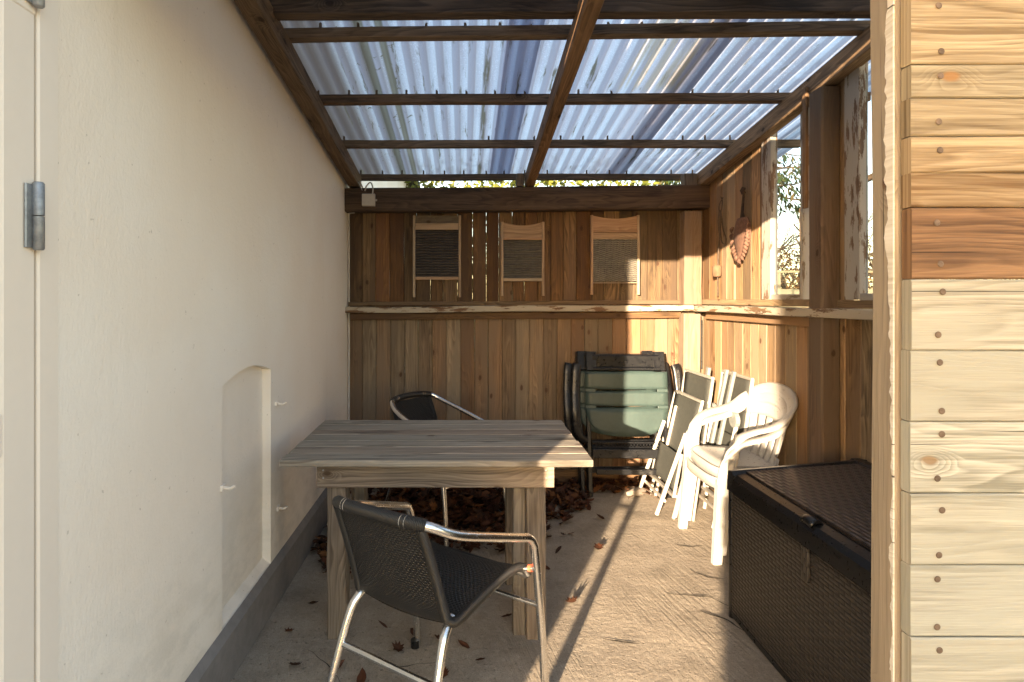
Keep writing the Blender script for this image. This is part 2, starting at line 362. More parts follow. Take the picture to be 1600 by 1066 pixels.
def leafmat(name,cs,tl=.25,rough=.6):
    t=NT(name); r=t.rnd(); nd=t.t.nodes.new('ShaderNodeValToRGB'); t.t.links.new(r,nd.inputs[0])
    e=nd.color_ramp.elements
    while len(e)<len(cs): e.new(.5)
    for i,c in enumerate(cs): e[i].position=i/(len(cs)-1); e[i].color=(*c,1)
    b=t.n('BsdfPrincipled',{'Base Color':nd.outputs[0],'Roughness':rough,'Specular IOR Level':.3})
    l=t.n('BsdfTranslucent',{'Color':nd.outputs[0]})
    h=t.n('MixShader',{0:tl,1:b,2:l}); t.t.links.new(h,t.out.inputs[0]); return t.m
M['leaf']=leafmat('dry leaf',[(.03,.014,.009),(.07,.026,.013),(.11,.038,.018),(.05,.026,.016),(.25,.10,.035),(.33,.21,.11)])
M['spruce']=leafmat('spruce needles',[(.010,.022,.012),(.02,.045,.018),(.045,.065,.022),(.10,.075,.03)])
M['hedge']=leafmat('brown beech leaves',[(.06,.032,.015),(.12,.065,.03),(.18,.11,.05),(.11,.085,.045)])
M['yhedge']=leafmat('yellow green leaves',[(.05,.07,.012),(.11,.13,.02),(.18,.18,.04)])
M['thuja']=leafmat('thuja leaves',[(.02,.05,.02),(.04,.09,.03),(.06,.11,.04)])
M['grassm']=leafmat('grass blades',[(.06,.10,.02),(.12,.15,.04),(.20,.17,.07)])

WX=-.84; RX=1.725; BY=4.16      # house wall plane, right wall plane, back wall plane
# ------------------------------------------------------------------ setting
def plane(name,x0,x1,y0,y1,z,mat,nx=1,ny=1):
    m=MB();vs=[];fs=[];uv=[]
    for j in range(ny+1):
        for i in range(nx+1): vs.append((x0+(x1-x0)*i/nx,y0+(y1-y0)*j/ny,z))
    for j in range(ny):
        for i in range(nx):
            a=j*(nx+1)+i; f=[a,a+1,a+nx+2,a+nx+1]; fs.append(f); uv.append([(vs[k][0],vs[k][1]) for k in f])
    m.add(vs,fs,uv); return tag(m.build(name,mat),kind='structure')
plane('ground',-60,90,-60,110,-.03,M['lawn'])
m=MB(); m.box((-1.0,-9,-.2),(5,4.36,0),.01,rnd=.2); o=tag(m.build('patio_floor',M['concrete']),kind='structure')
# cracks and lifted edges in the concrete
def crack(pts,w):
    m=MB()
    P=[]
    for a,b in zip(pts[:-1],pts[1:]):
        n=max(3,int((V(a)-V(b)).length/.02))
        for k in range(n): P.append(V((*a,0)).lerp(V((*b,0)),k/n) if len(a)==2 else V(a))
    P.append(V((*pts[-1],0)))
    vs=[];N=len(P)
    for i,p in enumerate(P):
        d=(P[min(i+1,N-1)]-P[max(i-1,0)]).normalized(); nn=V((-d.y,d.x,0))
        ww=w*(.25+.75*math.sin(PI*i/(N-1)))*(.6+.8*random.random()); q=p+nn*(noise.noise((i*.35,w*900,pts[0][0]))*.012)
        vs+= [q+nn*ww+V((0,0,.003)),q-nn*ww+V((0,0,.003)),]
    fs=[[2*i,2*i+2,2*i+3,2*i+1] for i in range(N-1)]
    m.add(vs,fs,[[(0,0)]*4 for _ in fs]); return m
allc=MB()
for pts,w in [([(.92,2.63),(1.02,2.6),(1.1,2.6),(1.165,2.5)],.004),([(1.02,2.48),(1.1,2.4),(1.14,2.33)],.006),([(1.12,2.86),(1.17,2.77),(1.25,2.76)],.004),
              ([(1.15,3.15),(1.24,3.11),(1.3,3.13)],.004),([(.55,2.28),(.62,2.25),(.68,2.24)],.004),([(-.35,2.13),(-.27,2.1),(-.1,2.13)],.002),([(.85,3.3),(.95,3.27),(1.0,3.2)],.002),([(-.6,2.2),(-.5,2.12),(-.42,2.0)],.0015)]:
    c=crack(pts,w); allc.add(c.v,c.f,c.uv)
tag(allc.build('floor_cracks',M['crack']),kind='structure')

# ------------------------------------------------------------------ house wall with niche
hw=empty('house_wall',(WX,2,0),'long cream plastered house wall with shallow arched niche and grey plinth','wall')
def hwall():
    m=MB(); y0,y1=-.275,9.; zt=3.05; n0,n1=2.0,2.503; nb=.19; d=.036
    K=12
    arc=[(n0+(n1-n0)*k/K, 1.040+.04*math.sin(PI*k/K)) for k in range(K+1)]
    def q(pts):
        m.add(pts,[list(range(len(pts)))],[[(p[1],p[2]) for p in pts]])
    X=WX
    q([(X,y0,0),(X,1.19,0),(X,1.19,2.12),(X,y0,2.12)]) ; m.v=[];m.f=[];m.uv=[];m.r=[];m.sm=[]
    # door opening y .25..1.19 z 0..2.12
    q([(X,y0,0),(X,.25,0),(X,.25,zt),(X,y0,zt)])
    q([(X,.25,2.12),(X,1.19,2.12),(X,1.19,zt),(X,.25,zt)])
    q([(X,1.19,0),(X,n0,0),(X,n0,zt),(X,1.19,zt)])
    q([(X,n1,0),(X,y1,0),(X,y1,zt),(X,n1,zt)])
    q([(X,n0,0),(X,n1,0),(X,n1,nb),(X,n0,nb)])
    q([(X,a,b) for a,b in arc]+[(X,n1,zt),(X,n0,zt)])
    q([(X-d,n0,nb+.03),(X-d,n1,nb+.03)]+[(X-d,a,b) for a,b in arc[::-1]])
    q([(X,n0,nb),(X-d,n0,nb+.03),(X-d,n0,arc[0][1]),(X,n0,arc[0][1])])
    q([(X,n1,nb),(X,n1,arc[-1][1]),(X-d,n1,arc[-1][1]),(X-d,n1,nb+.03)])
    q([(X,n0,nb),(X,n1,nb),(X-d,n1,nb+.03),(X-d,n0,nb+.03)])
    for (a,b),(c,e) in zip(arc[:-1],arc[1:]): q([(X,a,b),(X-d,a,b),(X-d,c,e),(X,c,e)])
    # door reveals and other outer faces
    q([(X,1.19,0),(X,1.19,2.12),(X-.12,1.19,2.12),(X-.12,1.19,0)]); q([(X,.25,0),(X-.12,.25,0),(X-.12,.25,2.12),(X,.25,2.12)]); q([(X,.25,2.12),(X-.12,.25,2.12),(X-.12,1.19,2.12),(X,1.19,2.12)])
    q([(X,y0,0),(X,y0,zt),(-7,y0,zt),(-7,y0,0)]); q([(X,y1,0),(-7,y1,0),(-7,y1,zt),(X,y1,zt)]); q([(-7,y0,0),(-7,y0,zt),(-7,y1,zt),(-7,y1,0)])
    return m
hwall().build('plaster_wall',M['plaster'],hw)
m=MB(); prof=[(0,0),(.02,0),(.02,.165),(0,.195)]
def plinth(m,ya,yb):
    fr=[(V((WX+.0005,ya+(yb-ya)*k/14,0)),V((1,0,0)),V((0,0,1))) for k in range(15)]
    m.sweep(fr,prof)
plinth(m,1.2,9.); plinth(m,-.27,.24)
m.each('plinth',M['plinth'],hw)
for (y,z) in ((1+1.58,.9-.025),(2.0,.69),(2.60,.40)):
    m=MB(); m.box((WX-.001,y-.018,z-.01),(WX+.008,y+.018,z+.01),.003); m.tube([(WX,y,z),(WX+.03,y,z-.003),(WX+.045,y,z+.006)],.006,8); m.build('wall_hook',M['door'],hw)
m=MB(); m.bd((-7,4.4,3.10),(-.70,4.4,3.10),9.8,.1,(0,1,0),.01); m.build('roof_eave',M['render_roof'],hw)
# door
dr=empty('house_door',(WX,.7,0),'white painted house door with grey hinges at the left edge','door')
m=MB(); m.box((WX-.09,1.132,0),(WX+.004,1.19,2.12),.004,axis=2); m.box((WX-.09,.25,0),(WX+.004,.30,2.12),.004,axis=2); m.box((WX-.09,.30,2.06),(WX+.004,1.132,2.12),.004,axis=1); m.each('door_frame',M['door'],dr)
m=MB(); m.box((WX-.05,.305,0.01),(WX-.012,1.1265,2.055),.004,axis=2)
for a,b,c,d in ((.305,1.1265,0.01,.2),(.305,1.1265,1.9,2.055)): m.box((WX-.012,a,c),(WX+.002,b,d),.004,axis=1)
for a,b in ((1.045,1.1265),(.305,.4)): m.box((WX-.012,a,.2),(WX+.002,b,1.9),.004,axis=2)
m.box((WX-.012,.4,1.06),(WX+.002,1.045,1.14),.003,axis=1)
m.build('door_leaf',M['door'],dr)
m=MB(); m.tube([(WX+.006,.93,1.1),(WX+.006,.95,1.105)],.008,8); m.box((WX+.0025,.90,1.085),(WX+.018,.945,1.115),.004,axis=1); m.build('door_knob',M['door'],dr)
for z in (1.508,1.98,.35):
    m=MB(); 
    m.tube([(WX+.014,1.118,z-.066),(WX+.014,1.118,z-.063),(WX+.014,1.118,z-.001)],.0105,14,radii=[.008,.0105,.0105]); m.tube([(WX+.014,1.118,z+.001),(WX+.014,1.118,z+.063),(WX+.014,1.118,z+.066)],.0105,14,radii=[.0105,.0105,.008])
    m.box((WX+.003,1.094,z-.062),(WX+.008,1.126,z+.06),.002,axis=2); m.build('hinge',M['zinc'],dr)

# ------------------------------------------------------------------ back wall of planks
bw=empty('plank_wall',(.4,BY,0),'brown vertical plank back wall with painted ledge under a dark beam','wall')
m=MB(); x=WX+.003; i=0
gaps={9:.0022,12:.002}
while x<RX+.015:
    w=random.uniform(.088,.112); w=min(w,RX+.03-x); g=gaps.get(i,.0008)
    if i in gaps: w-=.002
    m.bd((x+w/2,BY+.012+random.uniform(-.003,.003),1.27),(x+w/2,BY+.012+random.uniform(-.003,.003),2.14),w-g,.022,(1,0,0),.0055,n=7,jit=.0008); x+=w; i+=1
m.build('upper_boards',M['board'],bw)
m=MB(); x=WX+.003; i=0
while x<RX+.015:
    w=random.uniform(.095,.106); w=min(w,RX+.03-x); g=.003 if i in (3,5,9) else .0
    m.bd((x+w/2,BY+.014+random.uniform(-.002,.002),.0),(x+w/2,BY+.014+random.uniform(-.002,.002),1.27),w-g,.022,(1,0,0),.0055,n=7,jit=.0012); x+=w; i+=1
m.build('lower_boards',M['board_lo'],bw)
m=MB(); m.bd((WX,BY+.035,.75),(RX,BY+.035,.75),.1,.02,(0,0,1)); m.bd((WX,BY+.035,.25),(RX,BY+.035,.25),.1,.02,(0,0,1)); m.each('back_lath',M['beam'],bw)
m=MB(); m.bd((WX+.002,4.11,1.262),(1.62,4.11,1.279),.10,.042,(0,1,0),.004,n=16,jit=.010); m.build('ledge',M['ledge'],bw)
m=MB(); m.bd((WX+.01,4.138,1.302),(1.55,4.138,1.318),.03,.024,(0,0,1),.003,n=8,jit=.004); m.bd((WX+.03,4.13,1.212),(1.55,4.13,1.227),.045,.034,(0,0,1),.003,n=8,jit=.004); 
m.bd((WX+.01,4.135,.06),(1.7,4.135,.06),.11,.03,(0,0,1),.003,n=8,jit=.004);m.each('rail',M['board'],bw)
m=MB(); m.bd((WX+.002,4.095,2.035),(RX,4.095,2.062),.165,.10,(0,0,1),.006,n=10,jit=.006,rnd=.33); m.build('beam',M['beam'],bw)
m=MB()
for a,b in ((-.815,-.755),(.372,.425),(1.555,1.645)): m.box((a,4.06,2.135),(b,4.14,2.225),.004,axis=2)
m.each('beam_block',M['purlin'],bw)
m=MB(); m.bd((1.607,4.085,1.30),(1.607,4.085,1.955),.125,.10,(1,0,0),.006,n=5,jit=.006); m.bd((1.60,4.085,0),(1.60,4.085,1.235),.12,.10,(1,0,0),.006,n=6,jit=.008); m.each('corner_post',M['post'],bw)
m=MB(); m.tube([(WX+.012,4.14,.0),(WX+.013,4.14,1.0),(WX+.012,4.14,1.93),(WX+.02,4.12,1.955),(WX+.06,4.10,1.955)],.007,8); tag(m.build('cable_pipe',M['beige_pl']),'thin pale vertical cable pipe in the left back corner','pipe')
m=MB(); m.tube([(1.70,4.12,1.19),(1.702,4.125,1.0),(1.70,4.12,.84)],.005,6); tag(m.build('cable',M['black_pl']),'black thin cable hanging down in the right back corner under the ledge','cable')
# junction box
jb=empty('junction_box',(-.665,4.04,1.99),'small square beige junction box on the dark beam','junction box')
m=MB(); m.box((-.71,4.005,1.988),(-.622,4.044,2.073),.006); m.build('box_body',M['beige_pl'],jb)
m=MB(); m.tube([(-.64,4.03,2.07),(-.638,4.03,2.12),(-.655,4.03,2.155),(-.685,4.04,2.13),(-.70,4.05,2.10),(-.735,4.06,2.17)],.005,8,res=4); m.build('cable',M['beige_pl'],jb)
m=MB(); m.tube([(-.712,4.03,2.10),(-.735,4.03,2.15),(-.75,4.04,2.16)],.003,6); m.tube([(-.62,4.025,2.03),(-.608,4.025,2.03)],.007,8); m.each('gland',M['beige_pl'],jb)

# ------------------------------------------------------------------ right wall
rw=empty('plank_wall',(RX,2.7,0),'right hand plank wall with two narrow windows above a ledge','wall')
zr=lambda y:2.672-.131*y
W1=(2.93,3.21); W2=(1.62,2.49)
m=MB(); y=BY-.002; 
while y>1.30:
    w=random.choice((.07,.085,.1,.11)); y2=y-w
    a,b=y2,y
    if not ((a<W1[1]+.12 and b>W1[0]-.06) or (a<W2[1]+.10 and b>W2[0]-.06)):
        m.bd((RX+.012+random.uniform(-.003,.003),(a+b)/2,1.3),(RX+.012+random.uniform(-.003,.003),(a+b)/2,zr((a+b)/2)+.1),w-.0015,.022,(0,1,0),.004,n=6,jit=.004)
    y=y2
m.bd((RX+.013,3.375,1.3),(RX+.013,3.375,zr(3.3)+.1),.075,.022,(0,1,0),.004); m.bd((RX+.013,2.645,1.3),(RX+.013,2.645,zr(2.64)+.1),.13,.022,(0,1,0),.004);m.bd((RX+.013,2.80,1.3),(RX+.013,2.80,zr(2.8)+.1),.14,.022,(0,1,0),.004)
m.build('upper_boards',M['board_side'],rw)
m=MB(); y=BY-.002
while y>1.29:
    w=random.uniform(.085,.105); m.bd((RX+.012+random.uniform(-.002,.002),y-w/2,0),(RX+.012+random.uniform(-.002,.002),y-w/2,1.26),w-.0015,.022,(0,1,0),.003,n=6,jit=.004); y-=w
m.build('lower_boards',M['board_side'],rw)
m=MB(); m.bd((1.675,4.10,1.273),(1.675,1.25,1.285),.095,.042,(1,0,0),.004,n=14,jit=.010); m.build('ledge',M['ledge'],rw)
m=MB(); m.bd((1.706,4.13,1.318),(1.706,2.76,1.322),.036,.04,(0,0,1),.003,n=8,jit=.005);m.bd((1.706,2.6,1.318),(1.706,1.25,1.322),.036,.04,(0,0,1),.003,n=8,jit=.005); m.bd((1.706,4.03,1.225),(1.706,2.76,1.232),.05,.03,(0,0,1),.003); m.each('rail',M['board_side'],rw)
m=MB(); m.bd((1.68,2.685,0),(1.68,2.685,zr(2.685)-.003),.105,.088,(0,1,0),.008,n=9,jit=.008,rnd=.7); m.bd((1.70,1.35,0),(1.70,1.35,zr(1.3)),.1,.05,(0,1,0),.008); m.each('post',M['post_dark'],rw)
m=MB(); m.bd((1.645,2.775,1.78),(1.645,2.775,zr(2.775)+.05),.03,.015,(0,1,0),.002,rnd=.2)
m.build('strap_board',M['rafter'],rw)
for (a,b) in (W1,W2):
    w=MB(); zt0=zr(b)-.03; zt1=zr(a)-.03; X=RX+.004
    w.bd((X,b+.05,1.34),(X,b+.05,zr(b)+.05),.10,.04,(0,1,0),.003,n=6,jit=.003); w.bd((X,a-.012,1.34),(X,a-.012,zr(a)+.05),.024,.04,(0,1,0),.003)
    w.bd((X,b,1.352),(X,a,1.352),.03,.036,(0,0,1),.003)
    f=w.build('window_frame',M['frame_w'],rw)
    w=MB(); w.bd((X+.001,b-.001,zr(b)-.015),(X+.001,a+.001,zr(a)-.015),.05,.034,(0,0,1),.003); 
    w.bd((X-.004,b-.008,1.367),(X-.004,b-.008,zr(b)-.04),.014,.02,(0,1,0),.002); w.build('inner_frame',M['rafter'],f).parent=f
    for ch in f.children: ch.location=-(f.location)
    p=MB(); p.add([(X+.008,b,1.365),(X+.008,a,1.365),(X+.008,a,zr(a)-.03),(X+.008,b,zr(b)-.03)],[[0,1,2,3]],[[(0,0)]*4]); pane=p.build('window_pane',M['glass'],rw)

# ------------------------------------------------------------------ roof
rf=empty('lean_to_roof',(.45,2.6,2.3),'translucent corrugated sheet roof on dark rafters and battens','roof')
zs=lambda y:zr(y)+.1
for (a,b) in ((-.82,-.742),(.437,.50),(1.657,1.722)):
    m=MB(); m.bd(((a+b)/2,1.0,zr(1.)+.05),((a+b)/2,4.17,zr(4.17)+.05),b-a,.098,(1,0,0),.004,n=12,jit=.006); m.build('rafter',M['rafter'],rf)
def purl(yl,yr,w,h):
    m=MB(); m.bd((WX+.01,yl-w/2,zs(yl)+h/2),(2.12,yr-w/2,zs(yr)+h/2+.004),w,h,(0,1,0),.003,n=12,jit=.006); m.build('purlin',M['purlin'],rf)
for a in ((1.35,1.35,.045,.045),(1.85,1.85,.045,.045),(2.49,2.43,.05,.045),(3.07,3.05,.05,.045),(3.655,3.655,.045,.045),(4.27,4.275,.04,.045)): purl(*a)
m=MB(); m.bd((WX+.01,2.265,zs(2.265)+.018),(1.655,2.265,zs(2.265)+.026),.06,.085,(0,1,0),.004,n=10,jit=.005,rnd=.4); m.build('cross_beam',M['beam'],rf)
def sheet(x0,x1,y0,y1,dz):
    m=MB();pit=.076;n=int((x1-x0)/pit*8); vs=[];fs=[];uv=[];ny=10
    for j in range(ny+1):
        y=y0+(y1-y0)*j/ny
        for i in range(n+1):
            x=x0+(x1-x0)*i/n; vs.append((x,y,zs(y)+.0625+dz+.0095*math.cos(2*PI*x/pit)+.0015*noise.noise((x*1.2,y*.5,0))))
    for j in range(ny):
        for i in range(n):
            a=j*(n+1)+i; f=[a,a+1,a+n+2,a+n+1]; fs.append(f); uv.append([(vs[k][0],vs[k][1]) for k in f])
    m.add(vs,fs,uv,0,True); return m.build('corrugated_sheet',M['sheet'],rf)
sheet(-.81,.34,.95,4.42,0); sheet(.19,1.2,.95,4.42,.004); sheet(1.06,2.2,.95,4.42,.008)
# fixing screws
for yy in (3.045,3.635,2.46,4.25):
    for k in range(17):
        if random.random()<.25: continue
        x=-.76+k*.152+random.uniform(-.02,.02)
        m=MB(); m.tube([(x,yy,zs(yy)+.045),(x,yy,zs(yy)+.078)],.006,8); m.build('screw',M['nail'],rf)
# fascia header over the opening
hd=MB(); hd.bd((WX+.003,1.12,2.40),(1.80,1.12,2.40),.44,.03,(0,0,1),.004,n=6,jit=.002); tag(hd.build('fascia_board',M['post']),'broad fascia board across the open front above the camera view','fascia')

# ------------------------------------------------------------------ near plank partition
pt=empty('plank_partition',(1.3,1.15,0),'pale horizontal plank partition with a thick rough post at its left end','partition')
m=MB(); m.bd((.902,1.195,0),(.902,1.195,2.56),.068,.07,(1,0,0),.006,n=60,jit=.007,rnd=.31); m.build('post',M['nearpost'],pt)
m=MB()  # pale ragged slab: sunlight on the post's front edge put into colour
def sun_edge_f(u,v):
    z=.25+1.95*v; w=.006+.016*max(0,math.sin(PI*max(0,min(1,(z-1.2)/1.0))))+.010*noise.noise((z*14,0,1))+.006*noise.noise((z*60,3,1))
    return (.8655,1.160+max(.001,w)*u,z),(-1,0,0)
m.slab(sun_edge_f,2,260,.003,.02,1.95,.5,False); m.build('painted_sun_edge',M['painted_sun'],pt)
pz=1.386; P=.1407
def plank(k):
    z0=pz+k*P; z1=z0+P
    if z0<-.05: z0=0.0
    mat='plank_gold' if k>=1 else 'plank_dark' if k==0 else 'plank_pale'
    m=MB(); yo=random.uniform(-.002,.002)
    segs=[(z0,z1)]
    if k==1: segs=[(z0,z0+.068),(z0+.068,z1)]
    if k==2: segs=[(z0,z0+.075),(z0+.075,z1)]
    for a,b in segs:
        x0=.877+random.uniform(0,.0012)
        m.bd((x0,1.143+yo,(a+b)/2),(1.86,1.143+yo,(a+b)/2),b-a-.0014,.026,(0,0,1),.003,n=14,jit=.0014)
    o=m.build('plank',M[mat],pt)
    for dz in (.026,.114):
        if (k,dz) in ((1,.026),): continue
        nx=.877+.055+random.uniform(-.006,.006); n=MB(); zc=z0+dz+random.uniform(-.006,.006)
        n.tube([(nx,1.1285+yo,zc),(nx,1.1275+yo,zc)],.0062,12,radii=[.0066,.005],rnd=.4); n.build('nail',M['nail'],pt)
for k in range(-10,6): plank(k)

# ------------------------------------------------------------------ washboards
def washboard(loc,w,h,label,plate,curved,top_h,has_grey=False,strip=False,bot=.12,legl=.1):
    r=empty('washboard',loc,label,'washboard','washboards hung on the back wall'); x0,y,z0=loc; y-=.016
    xl=x0-w/2; xr=x0+w/2; zt=z0+h
    for s in (xl+.009,xr-.009):
        m=MB(); m.bd((s,y,z0),(s,y+.004,zt),.018,.026,(1,0,0),.004,n=5,jit=.002); m.build('side_post',M['wb'],r)
    ztop=zt-(.004 if curved else .0)
    m=MB(); nn=14
    def ft(u,v):
        c=(-.022*math.sin(PI*u) if curved else 0.)
        zz=(ztop-top_h)*(1-v)+(ztop+c)*v
        return (xl+.018+(w-.036)*u,y+.002,zz),(0,-1,0)
    m.slab(ft,nn,3,.012,w,top_h,random.random(),False); m.build('top_board',M['wb_grey'] if has_grey else M['wb'],r)
    zp=ztop-top_h
    m=MB(); m.bd((xl+.018,y-.004,zp-.008),(xr-.018,y-.004,zp-.008),.014,.02,(0,0,1),.003)
    if has_grey: m.bd((xl+.018,y-.004,zp-.03),(xr-.018,y-.004,zp-.03),.034,.018,(0,0,1),.003); zp-=.034
    if strip: m.bd((xl+.018,y-.001,zp-.04),(xr-.018,y-.001,zp-.04),.046,.012,(0,0,1),.003); zp-=.048
    m.bd((xl+.018,y-.004,z0+bot+.0),(xr-.018,y-.004,z0+bot),.022 if not strip else .006,.018,(0,0,1),.002); m.each('cross_rail',M['wb'],r)
    zb=z0+bot+.01; zp-=.012
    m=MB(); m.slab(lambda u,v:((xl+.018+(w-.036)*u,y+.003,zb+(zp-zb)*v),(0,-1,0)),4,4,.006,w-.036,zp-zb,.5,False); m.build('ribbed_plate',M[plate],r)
washboard((-.194,4.145,1.352),.345,.585,'left washboard with dark ribbed plate and grey top board','plate_dark',False,.055,has_grey=True,bot=.135)
washboard((.42,4.145,1.362),.312,.53,'middle and smallest washboard with curved pale wooden top and grey-brown plate','plate_mid',True,.11,bot=.115)
washboard((1.083,4.145,1.37),.352,.57,'right washboard with curved top and wavy grey metal plate beside the sunlit patch','plate_wave',True,.105,strip=True,bot=.085)

# ------------------------------------------------------------------ ornaments on the right wall
lo=empty('wall_ornament',(1.70,3.52,1.58),'rusty brown leaf shaped ornament hanging by a dark handle on the right plank wall','ornament')
m=MB()
def orn(u,v):
    a=v; z=1.835-.26*a; w=.115*math.sin(PI*min(1,.12+a*.88))**.6*(1-.25*a)
    yy=3.52+(u-.5)*2*w; return (1.702-.018*math.cos((u-.5)*PI)*1,yy+.01*a,z),(-1,0,0)
m.slab(orn,10,12,.008,.2,.25,.3); m.build('plate',M['rust'],lo)
m=MB()
for k in range(11):
    a=k/10; t=.22+.78*a; z=1.835-.26*t; w=.115*max(0,math.sin(PI*min(1,.12+t*.88)))**.6*(1-.25*t)
    for s in ((-1,1) if k%2==0 or k>6 else (-1,)):
        yy=3.53+s*w; r=random.uniform(.010,.015)
        m.tube([(1.69,yy-.012,z+.012),(1.684,yy,z-.002),(1.69,yy+s*.012,z-.02)],r,8,radii=[r*.5,r,r*.3],res=2)
m.build('leaf_edge',M['rust'],lo)
m=MB(); m.tube([(1.70,3.515,1.82),(1.695,3.51,1.87),(1.70,3.50,1.985)],.008,8,radii=[.018,.009,.007]); m.tube([(1.7,3.50,1.98),(1.69,3.50,2.0),(1.7,3.5,2.015)],.014,8); m.build('handle',M['iron'],lo)
tw=empty('twine_hanger',(1.71,3.83,1.36),'dark twine loop with a small cork block hanging near the back corner','hanger')
m=MB(); y=3.83
m.tube([(1.708,y-.03,2.01),(1.708,y+.03,1.96),(1.705,y,1.90),(1.708,y-.02,1.98),(1.708,y,2.02)],.003,6,res=5)
m.tube([(1.705,y-.01,1.92),(1.70,y-.05,1.80),(1.70,y-.09,1.74),(1.70,y-.08,1.70),(1.70,y-.03,1.72),(1.704,y,1.82),(1.703,y,1.92)],.0035,6,res=5)
m.tube([(1.703,y,1.92),(1.70,y+.012,1.85),(1.702,y+.008,1.78),(1.70,y+.02,1.65),(1.70,y+.03,1.5),(1.702,y+.03,1.36)],.005,6,res=5)
m.tube([(1.70,y,1.93),(1.698,y-.004,1.86),(1.70,y+.006,1.78)],.014,8,radii=[.006,.014,.007],res=3); m.build('twine',M['twine'],tw)
m=MB(); m.tube([(1.695,y+.03,1.565),(1.695,y+.03,1.555),(1.695,y+.03,1.50),(1.695,y+.03,1.49)],.03,10,radii=[.022,.03,.03,.024]); m.build('cork_block',M['cork'],tw)

# ------------------------------------------------------------------ table
tb=empty('garden_table',(-.1,2.53,0),'weathered grey wooden plank table with L shaped legs','table')
m=MB(); yy=2.17; ws=[.10,.108,.10,.112,.10,.105,.103]
for w in ws:
    m.bd((-.695+random.uniform(-.004,.004),yy+w/2,.722),(.486+random.uniform(-.004,.004),yy+w/2,.722),w-.004,.025,(0,1,0),.0035,n=10,jit=.002); yy+=w
m.build('tabletop',M['table'],tb)
m=MB(); m.bd((-.575,2.262,.658),(.352,2.262,.658),.103,.024,(0,0,1),.003,n=8,jit=.002,rnd=.613); m.bd((-.575,2.80,.658),(.352,2.80,.658),.103,.024,(0,0,1),.003); 
m.bd((-.50,2.275,.656),(-.50,2.787,.656),.1,.022,(0,0,1),.003);m.bd((.285,2.275,.656),(.285,2.787,.656),.1,.022,(0,0,1),.003); m.each('apron',M['apron'],tb)
for sx,x0 in ((1,-.503),(-1,.285)):
    for yf,sy in ((2.287,1),(2.775,-1)):
        m=MB(); m.bd((x0,yf,0),(x0,yf,.607),.076,.026,(1,0,0),.004,n=8,jit=.004)
        xi=x0+sx*.012-(.052 if sx<0 else -.0) if sx<0 else x0+.012
        m.bd((xi,yf+sy*.043,0),(xi,yf+sy*.043,.607),.05,.055,(1,0,0),.004,n=8,jit=.003); m.build('leg',M['leg'],tb)
for x in (-.55,.32):
    for z in (.645,.675): 
        m=MB(); m.tube([(x,2.2505,z),(x,2.249,z)],.004,10); m.build('screw',M['zinc'],tb)

